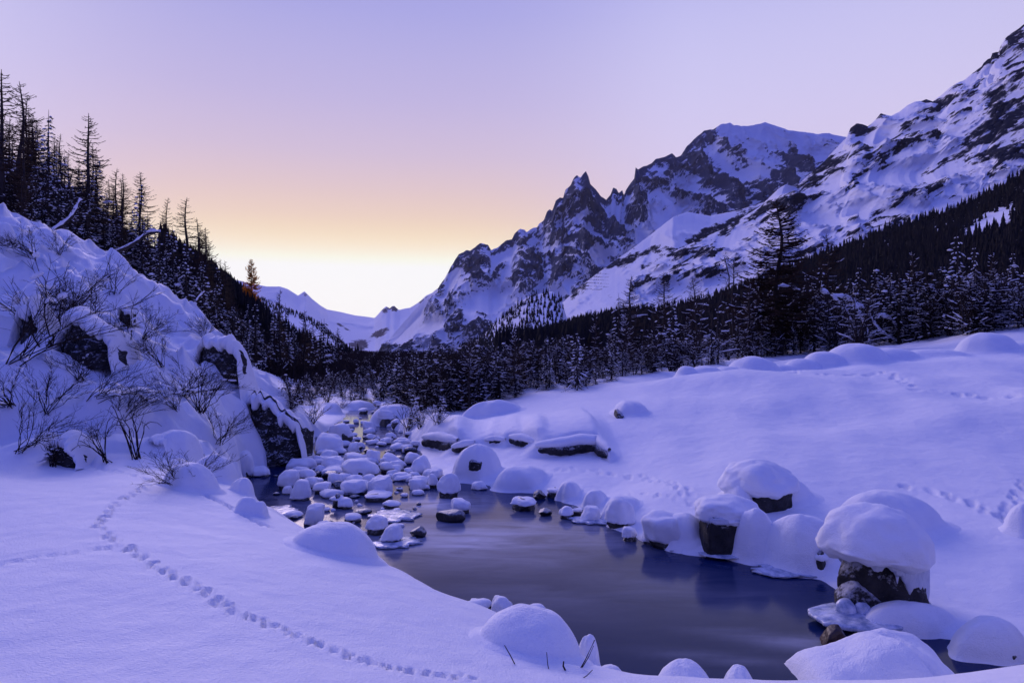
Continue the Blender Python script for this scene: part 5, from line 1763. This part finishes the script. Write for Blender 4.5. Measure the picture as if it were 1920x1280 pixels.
# the dense thicket in front of the hills
base_t = [(540, 764), (620, 752), (700, 748), (780, 770), (860, 772), (920, 758), (1000, 732), (1100, 722), (1200, 702), (1300, 690), (1400, 672), (1500, 662), (1600, 654), (1700, 640), (1800, 626), (1920, 612), (2000, 605)]
top_t = [(540, 690), (620, 690), (700, 682), (780, 650), (860, 640), (920, 640), (1000, 640), (1100, 635), (1200, 615), (1300, 612), (1400, 590), (1500, 555), (1600, 525), (1700, 510), (1800, 500), (1920, 500), (2000, 490)]
ZONES = [(600, 'left of the stream head'), (680, 'right behind the stream head'), (760, 'beyond the rapids'), (840, 'behind the snow-laden bush'), (920, 'over the tip of the right bank'), (1000, 'by the thick snow lip'),
         (1080, 'left of the small snowy spruce'), (1160, 'before the drooping snowy spruce'), (1250, 'right of the drooping snowy spruce'), (1330, 'around the forked birch'), (1420, 'around the pale birch'),
         (1500, 'below the tallest larch'), (1600, 'behind the bowed birches'), (1700, 'right of the bowed birches'), (1790, 'left of the big open spruce'), (1860, 'right of the big open spruce'), (2100, 'at the right edge')]
for i in range(330):
    u = 545 + (1990 - 545) * ((i * 0.61803) % 1.0)
    back_row = rnd.random()
    vb = lerp_l(base_t, u) - back_row ** 1.5 * 26 + 2
    vt = lerp_l(top_t, u) + rnd.uniform(-14, 50) + (0 if back_row > .4 else 14)
    if vb - vt < 30: vt = vb - 36
    key = rnd.choice(['thicket0', 'thicket1', 'thicket2', 'thicket3', 'thicket4', 'spruce1', 'spruce3', 'spruce0'])
    zone = next(z for x, z in ZONES if u < x)
    lb = (('tall ' if vb - vt > 85 else 'low ') + ('bushy snow-clotted tree ' if key[0] == 't' else 'dark snow-flecked spruce ') + ('in the front row ' if back_row < .4 else 'deep in the thicket ') + zone)
    tree_px(key, u, vb, vt, lb, 'tree' if key[0] == 't' else 'spruce', 'trees of the streamside thicket', wide=rnd.uniform(1.0, 1.5) * (1 if key[0] == 't' else 1.5), rz=rnd.uniform(0, 6.28))


for i in range(110):
    u = 560 + 520 * ((i * 0.61803) % 1.0)
    d = rnd.uniform(52, 150)
    x = (u - 960) / F * d
    z0 = float(height(np.array([x]), np.array([d]))[0])
    vt = float(np.interp(u, [560, 640, 700, 780, 860, 1000, 1080], [680, 688, 678, 655, 645, 640, 620])) + rnd.uniform(-12, 22)
    hh = max(H + (640 - vt) / F * d - z0, 1.2)
    key = rnd.choice(['thicket0', 'thicket1', 'thicket2', 'thicket3', 'thicket4', 'spruce1', 'spruce3'])
    zone = next(z for x_, z in ZONES if u < x_)
    make(key, (x, d, z0 - .1), hh, rnd.uniform(0, 6.28), ('bushy dark tree ' if key[0] == 't' else 'dark spruce ') + 'far back in the valley bottom ' + zone, 'tree' if key[0] == 't' else 'spruce', 'trees of the valley bottom', rnd.uniform(1.1, 1.7) * (1 if key[0] == 't' else 1.5))


# bowed, snow-laden stems
def laden(line, d, r0, label, snow=1.0, name='bowed_tree', cat='bent trunk', group=None):
    pts = [Vector(P(u, v, dd)) for (u, v), dd in zip(line, d if isinstance(d, (list, tuple)) else [d] * len(line))]
    e = empty(name, pts[0])
    fine = []
    for i in range(len(pts) - 1):
        for t in np.linspace(0, 1, 6, endpoint=False):
            p0 = pts[max(i - 1, 0)]; p1 = pts[i]; p2 = pts[i + 1]; p3 = pts[min(i + 2, len(pts) - 1)]; t = float(t)
            fine.append(0.5 * ((2 * p1) + (p2 - p0) * t + (2 * p0 - 5 * p1 + 4 * p2 - p3) * t * t + (3 * p1 - p0 - 3 * p2 + p3) * t ** 3))
    fine.append(pts[-1])
    n = len(fine); o = pts[0]
    mb = MB(); mb.tube([q - o for q in fine], [r0 * (1 - .7 * i / n) for i in range(n)], 7); mb.build('trunk', MAT['bark'], e)
    r = random.Random(n + int(r0 * 1000) + int(line[0][0])); sb = MB()
    rad = [r0 * snow * (.85 - .4 * i / n) * r.uniform(.5, 1.3) for i in range(n)]
    sb.tube([q - o + Vector((0, 0, r0 * .8)) for q in fine], rad, 8); sb.build('snow', MAT['tree_snow'], e)
    tb = MB()
    for k in range(34):
        q = fine[r.randrange(2, n)] - o; l = r0 * r.uniform(4, 16)
        dd = Vector((r.uniform(-1, 1), r.uniform(-.6, .6), r.uniform(-.5, 1))).normalized()
        tb.tube([q, q + dd * l * .6, q + dd * l + Vector((0, 0, -.1 * l))], [r0 * .16, r0 * .1, r0 * .05], 3)
    tb.build('twigs', MAT['twig'], e)
    return tag(e, label, cat, group)


laden([(82, 452), (104, 432), (132, 410), (152, 376)], 23, .09, 'short leaning trunk with a thick strip of snow at the upper left', 1.3)
laden([(178, 482), (215, 474), (250, 458), (278, 438), (300, 436)], 23, .075, 'long curved trunk carrying snow over the top of the left slope', 1.2)
laden([(350, 600), (362, 580), (372, 560), (384, 548)], 24, .06, 'thin snowy stem rising above the round snow hood', 1.4)
for i, (ln, lb) in enumerate([
    ([(1560, 556), (1590, 560), (1625, 585), (1650, 620), (1690, 645)], 'long bowed birch arching down to the right under snow'),
    ([(1540, 545), (1570, 565), (1590, 590), (1610, 630)], 'short bowed birch under the long arching one'),
    ([(1600, 570), (1618, 600), (1630, 640)], 'steep bowed stem in the middle of the snowy birches'),
    ([(1640, 590), (1665, 596), (1685, 615)], 'small snowy bough at the right of the bowed birches'),
    ([(1488, 590), (1500, 620), (1512, 645)], 'snowy leaning stem at the foot of the tallest larch'),
    ([(1440, 560), (1462, 538), (1500, 545)], 'snow-covered bough crossing the tallest larch'),
    ([(1405, 610), (1430, 600), (1452, 602)], 'low snowy bough left of the tallest larch'),
    ([(1415, 655), (1425, 635), (1436, 620)], 'short snowy stump stem near the birches')]):
    laden(ln, 40, .085, lb, 2.1, 'bowed_birch', 'bent birch', 'snow-laden bent stems behind the right bank')

# snow-laden bush by the upper stream
for i, (u, vb, vt, lb) in enumerate([(765, 812, 752, 'dense snow-laden bush hanging over the upper stream'), (790, 800, 755, 'snowy twig bush behind the dense snow-laden bush'), (585, 790, 745, 'snowy bush on the left bank upstream of the cliff'),
                                     (640, 765, 742, 'low snowy bush far upstream on the left'), (820, 795, 745, 'snowy bush at the tip of the right bank')]):
    tree_px('shrub_snow', u, vb, vt, lb, 'bush', 'snowy bushes by the upper stream', wide=1.2)

# bare shrubs of the left slope: base pixel, height, variant
SH = [
    (30, 690, 165, 'shrub0', 'big bare shrub with long rods at the left edge of the slope'),
    (95, 650, 190, 'shrub1', 'largest bare shrub sweeping up to the right before the broad dark rock'),
    (165, 600, 90, 'shrub2', 'thin bare shrub above the broad dark rock'),
    (120, 590, 60, 'shrub3', 'small bare shrub on top of the broad dark rock'),
    (110, 480, 50, 'shrub4', 'low bare shrub below the short leaning trunk'),
    (60, 480, 60, 'shrub2', 'low bare shrub high at the left under the larches'),
    (40, 850, 120, 'shrub3', 'spreading bare shrub at the lower left foot of the slope'),
    (85, 775, 90, 'shrub4', 'bare shrub above the low dark rock on the left'),
    (20, 760, 90, 'shrub1', 'bare shrub cut by the left edge halfway down the slope'),
    (175, 770, 100, 'shrub0', 'bare shrub drooping in the middle of the left slope'),
    (150, 720, 70, 'shrub2', 'bare shrub beneath the broad dark rock'),
    (245, 665, 90, 'shrub4', 'bare shrub right of the broad dark rock'),
    (270, 640, 70, 'shrub1', 'small bare shrub near the black notch'),
    (215, 560, 70, 'shrub3', 'wispy shrub near the top of the left slope'),
    (300, 690, 70, 'shrub2', 'bare shrub left of the dark overhanging rock'),
    (345, 740, 80, 'shrub0', 'dark dense shrub below the dark overhanging rock'),
    (375, 775, 90, 'shrub4', 'tangled shrub between overhanging rock and cliff'),
    (330, 780, 70, 'shrub1', 'thin shrub in the hollow of the left slope'),
    (410, 830, 80, 'shrub3', 'dark shrub at the left end of the cliff rock'),
    (255, 860, 90, 'shrub_arch', 'tuft of arched rods at the foot of the left slope'),
    (200, 868, 70, 'shrub_arch', 'smaller tuft of arched rods left of the larger tuft'),
    (225, 800, 80, 'shrub2', 'bare shrub above the arched rods'),
    (100, 875, 60, 'shrub_snow', 'bush half buried in snow at the edge of the shelf'),
    (335, 912, 85, 'shrub0', 'bare bush on the shelf where the paw tracks end'),
    (365, 905, 70, 'shrub3', 'twiggy bush right behind the bush where the tracks end'),
    (385, 640, 50, 'shrub2', 'wispy shrub on top of the round snow hood'),
    (465, 700, 40, 'shrub4', 'small shrub on the slope right of the round snow hood'),
    (545, 765, 40, 'shrub1', 'small shrub on top of the cliff hood near the stream'),
    (180, 840, 60, 'shrub1', 'thin shrub low on the left slope above the shelf')]
for i, (u, vb, hp, key, lb) in enumerate(SH):
    p = place(u, vb)
    make(key, (p.x, p.y, p.z), hp * p.y / F * 1.1, (i * 2.1) % 6.28, lb, 'shrub', 'bare shrubs of the left slope', 1.0 + .5 * ((i * .37) % 1), ((i * .77) % .5 - .25, .15 + (i * .53) % .55))
mound(290, 400, 868, 916, 'snow hummock around the bush on the shelf', deep=.7, wob=.18)


# dry stalks before the biggest dome
def stalk(line, d, r, label):
    pts = [Vector(P(u, v, d)) for u, v in line]
    e = empty('dry_stalk', pts[0])
    mb = MB(); mb.tube([q - pts[0] for q in pts], [r * (1 - .5 * i / len(pts)) for i in range(len(pts))], 5)
    mb.build('stem', MAT['twig'], e)
    return tag(e, label, 'dry stalk', 'dry stalks in the foreground')


stalk([(979, 1276), (968, 1250), (957, 1228), (946, 1209)], 3.85, .004, 'longest dry stalk leaning left before the biggest snow dome')
stalk([(1031, 1264), (1027, 1245), (1025, 1222)], 3.9, .003, 'short upright dry stalk before the biggest snow dome')
stalk([(1083, 1262), (1098, 1235), (1115, 1199)], 3.95, .004, 'left of two parallel stalks leaning right beside the dome')
stalk([(1092, 1250), (1104, 1230), (1113, 1210)], 3.97, .003, 'right of two parallel stalks leaning right beside the dome')
stalk([(1085, 1275), (1100, 1266), (1111, 1255)], 3.8, .003, 'low bent stalk at the bottom beside the dome')
stalk([(1062, 1260), (1056, 1248), (1057, 1239)], 3.9, .006, 'curled dead leaf stalk before the dome')
mound(1020, 1110, 1255, 1290, 'little heap of snow around the dry stalks', at=Vector(P(1062, 1288, 3.9)), deep=.6)

# low brush covering the ground between the trees


def undergrowth():
    r = np.random.RandomState(9)
    n = 9000
    d = 44 + 120 * r.rand(n) ** 1.3; u = r.uniform(360, 2050, n)
    u = np.where(r.rand(n) < .45, r.uniform(480, 1100, n), u)
    x = (u - 960) / F * d; z = height(x, d)
    lim = np.interp(u, [360, 560, 700, 900, 1100, 1300, 1500, 1700, 2050], [46, 40, 44, 46, 44, 44, 48, 44, 44])
    ok = d > lim
    x, d, z = x[ok], d[ok], z[ok]; n = len(x)
    V = np.zeros((n, 7, 3, 3))
    for j in range(7):
        a = r.uniform(0, 6.28, n); L = r.uniform(.3, .9, n); lean = r.uniform(.1, .9, n) * L; w = r.uniform(.03, .10, n) * (.6 + d / 90)
        ox, oy = r.uniform(-.8, .8, n), r.uniform(-.8, .8, n)
        bx, by = x + ox, d + oy
        V[:, j, 0] = np.stack([bx - w * np.sin(a), by + w * np.cos(a), z - .1], -1)
        V[:, j, 1] = np.stack([bx + w * np.sin(a), by - w * np.cos(a), z - .1], -1)
        V[:, j, 2] = np.stack([bx + lean * np.cos(a), by + lean * np.sin(a), z + L], -1)
    V = V.reshape(-1, 3)
    o = link('undergrowth', mesh_np('undergrowth', V, np.arange(len(V)).reshape(-1, 3), smooth=False), MAT['twig'])
    tag(o, 'low dark brush filling the ground between the valley trees', 'undergrowth', kind='stuff')


undergrowth()

# ------------------------------------------------------------------ far forests: one mass each


def conifer_template(r):
    V = [(0, 0, 1.0)]; Fc = []
    V = []; n = 6
    for k, (z0, z1, w) in enumerate(((.02, .42, .20), (.22, .62, .165), (.44, .82, .12), (.66, 1.0, .075))):
        b = len(V); V.append((0, 0, z1))
        for s in range(n):
            a = 2 * math.pi * (s + r.uniform(-.25, .25)) / n
            q = w * r.uniform(.7, 1.2)
            V.append((math.cos(a) * q, math.sin(a) * q, z0 + r.uniform(-.06, .06)))
        for s in range(n): Fc.append((b, b + 1 + s, b + 1 + (s + 1) % n))
    return np.array(V), np.array(Fc)


def forest(name, sh, n, hmin, hmax, label, keep, seed, wmul=1.0, snowf=.05, near=0):
    us, X, Y, Z = sh
    r = np.random.RandomState(seed); rr = random.Random(seed)
    T = [conifer_template(rr) for _ in range(5)]
    VV, FF, MI = [], [], []; off = 0
    nr, nc = X.shape
    k = 0; tries = 0
    while k < n and tries < n * 6:
        tries += 1
        a = r.uniform(0.0, 0.995) * (nr - 1); b = r.uniform(0, .999) * (nc - 1)
        i, j = int(a), int(b)
        x, y, z = X[i, j] + (X[i, j + 1] - X[i, j]) * (b - j), Y[i, j] + (Y[i + 1, j] - Y[i, j]) * (a - i), Z[i, j] + (Z[i + 1, j] - Z[i, j]) * (a - i) + (Z[i, j + 1] - Z[i, j]) * (b - j)
        x += (X[i + 1, j] - X[i, j]) * (a - i)
        u = 960 + x / y * F; v = 640 - (z - H) / y * F
        if y < near or not keep(u, v, r): continue
        t, f = T[k % 5]
        h = r.uniform(hmin, hmax); an = r.uniform(0, 6.28)
        c, s = math.cos(an), math.sin(an)
        q = t * np.array([h * wmul, h * wmul, h])
        VV.append(np.stack([q[:, 0] * c - q[:, 1] * s + x, q[:, 0] * s + q[:, 1] * c + y, q[:, 2] + z - .3], -1))
        FF.append(f + off); off += len(t)
        MI.append((r.rand(len(f)) < snowf).astype(np.int32))
        k += 1
    me = mesh_np(name, np.concatenate(VV), np.concatenate(FF), smooth=False)
    me.materials.append(MAT['forest_needles']); me.materials.append(MAT['tree_snow'])
    me.polygons.foreach_set('material_index', np.concatenate(MI))
    o = link(name, me)
    tag(o, label, 'forest', kind='stuff')


def clear(lst):
    def f(u, v, r):
        uu = np.array([u]); vv = np.array([v])
        return r.rand() > blobs(uu, vv, lst)[0]
    return f


forest('right_forest', HR, 10000, 7, 15, 'dark conifer forest climbing the hillside on the right', clear(CLEAR_R), 1, snowf=.0)
forest('knoll_forest', HM, 900, 9, 15, 'dark conifer wood on the small knoll below the massif', clear([(1060, 620, 12, 30, 0, .8)]), 2)
forest('far_slope_forest', HF, 4500, 9, 14, 'dark conifer wood on the far left slope above its white clearing',
       clear([(575, 618, 22, 14, 35, 1.3), (605, 640, 30, 14, 40, 1.3), (640, 668, 34, 14, 40, 1.3), (670, 688, 30, 12, 35, 1.3), (550, 600, 16, 10, 30, .9), (530, 595, 20, 12, 30, .6)]), 3, snowf=.02)
forest('left_forest', HL, 3200, 4.5, 8.5, 'dark conifer forest along the left hillside', lambda u, v, r: 300 < u < 700, 4, wmul=.9, near=150, snowf=.0)

# ------------------------------------------------------------------ dusk haze in the valley air


def haze():
    b = bmesh.new()
    bmesh.ops.create_cube(b, size=1.0)
    for v in b.verts:
        v.co = (v.co.x * 19000, 4900 + v.co.y * 17000, 1130 + v.co.z * 2940)
    me = bpy.data.meshes.new('haze'); b.to_mesh(me); b.free()
    m = bpy.data.materials.new('haze'); m.use_nodes = True
    nt = m.node_tree; nt.nodes.clear()
    out = nt.nodes.new('ShaderNodeOutputMaterial')
    pv = nt.nodes.new('ShaderNodeVolumePrincipled')
    pv.inputs['Color'].default_value = (0.86, 0.88, 0.97, 1)
    pv.inputs['Density'].default_value = 1.2e-5
    pv.inputs['Anisotropy'].default_value = 0.3
    nt.links.new(pv.outputs[0], out.inputs['Volume'])
    tag(link('haze', me, m), 'thin violet dusk haze hanging in the valley air', 'haze', kind='stuff')


haze()
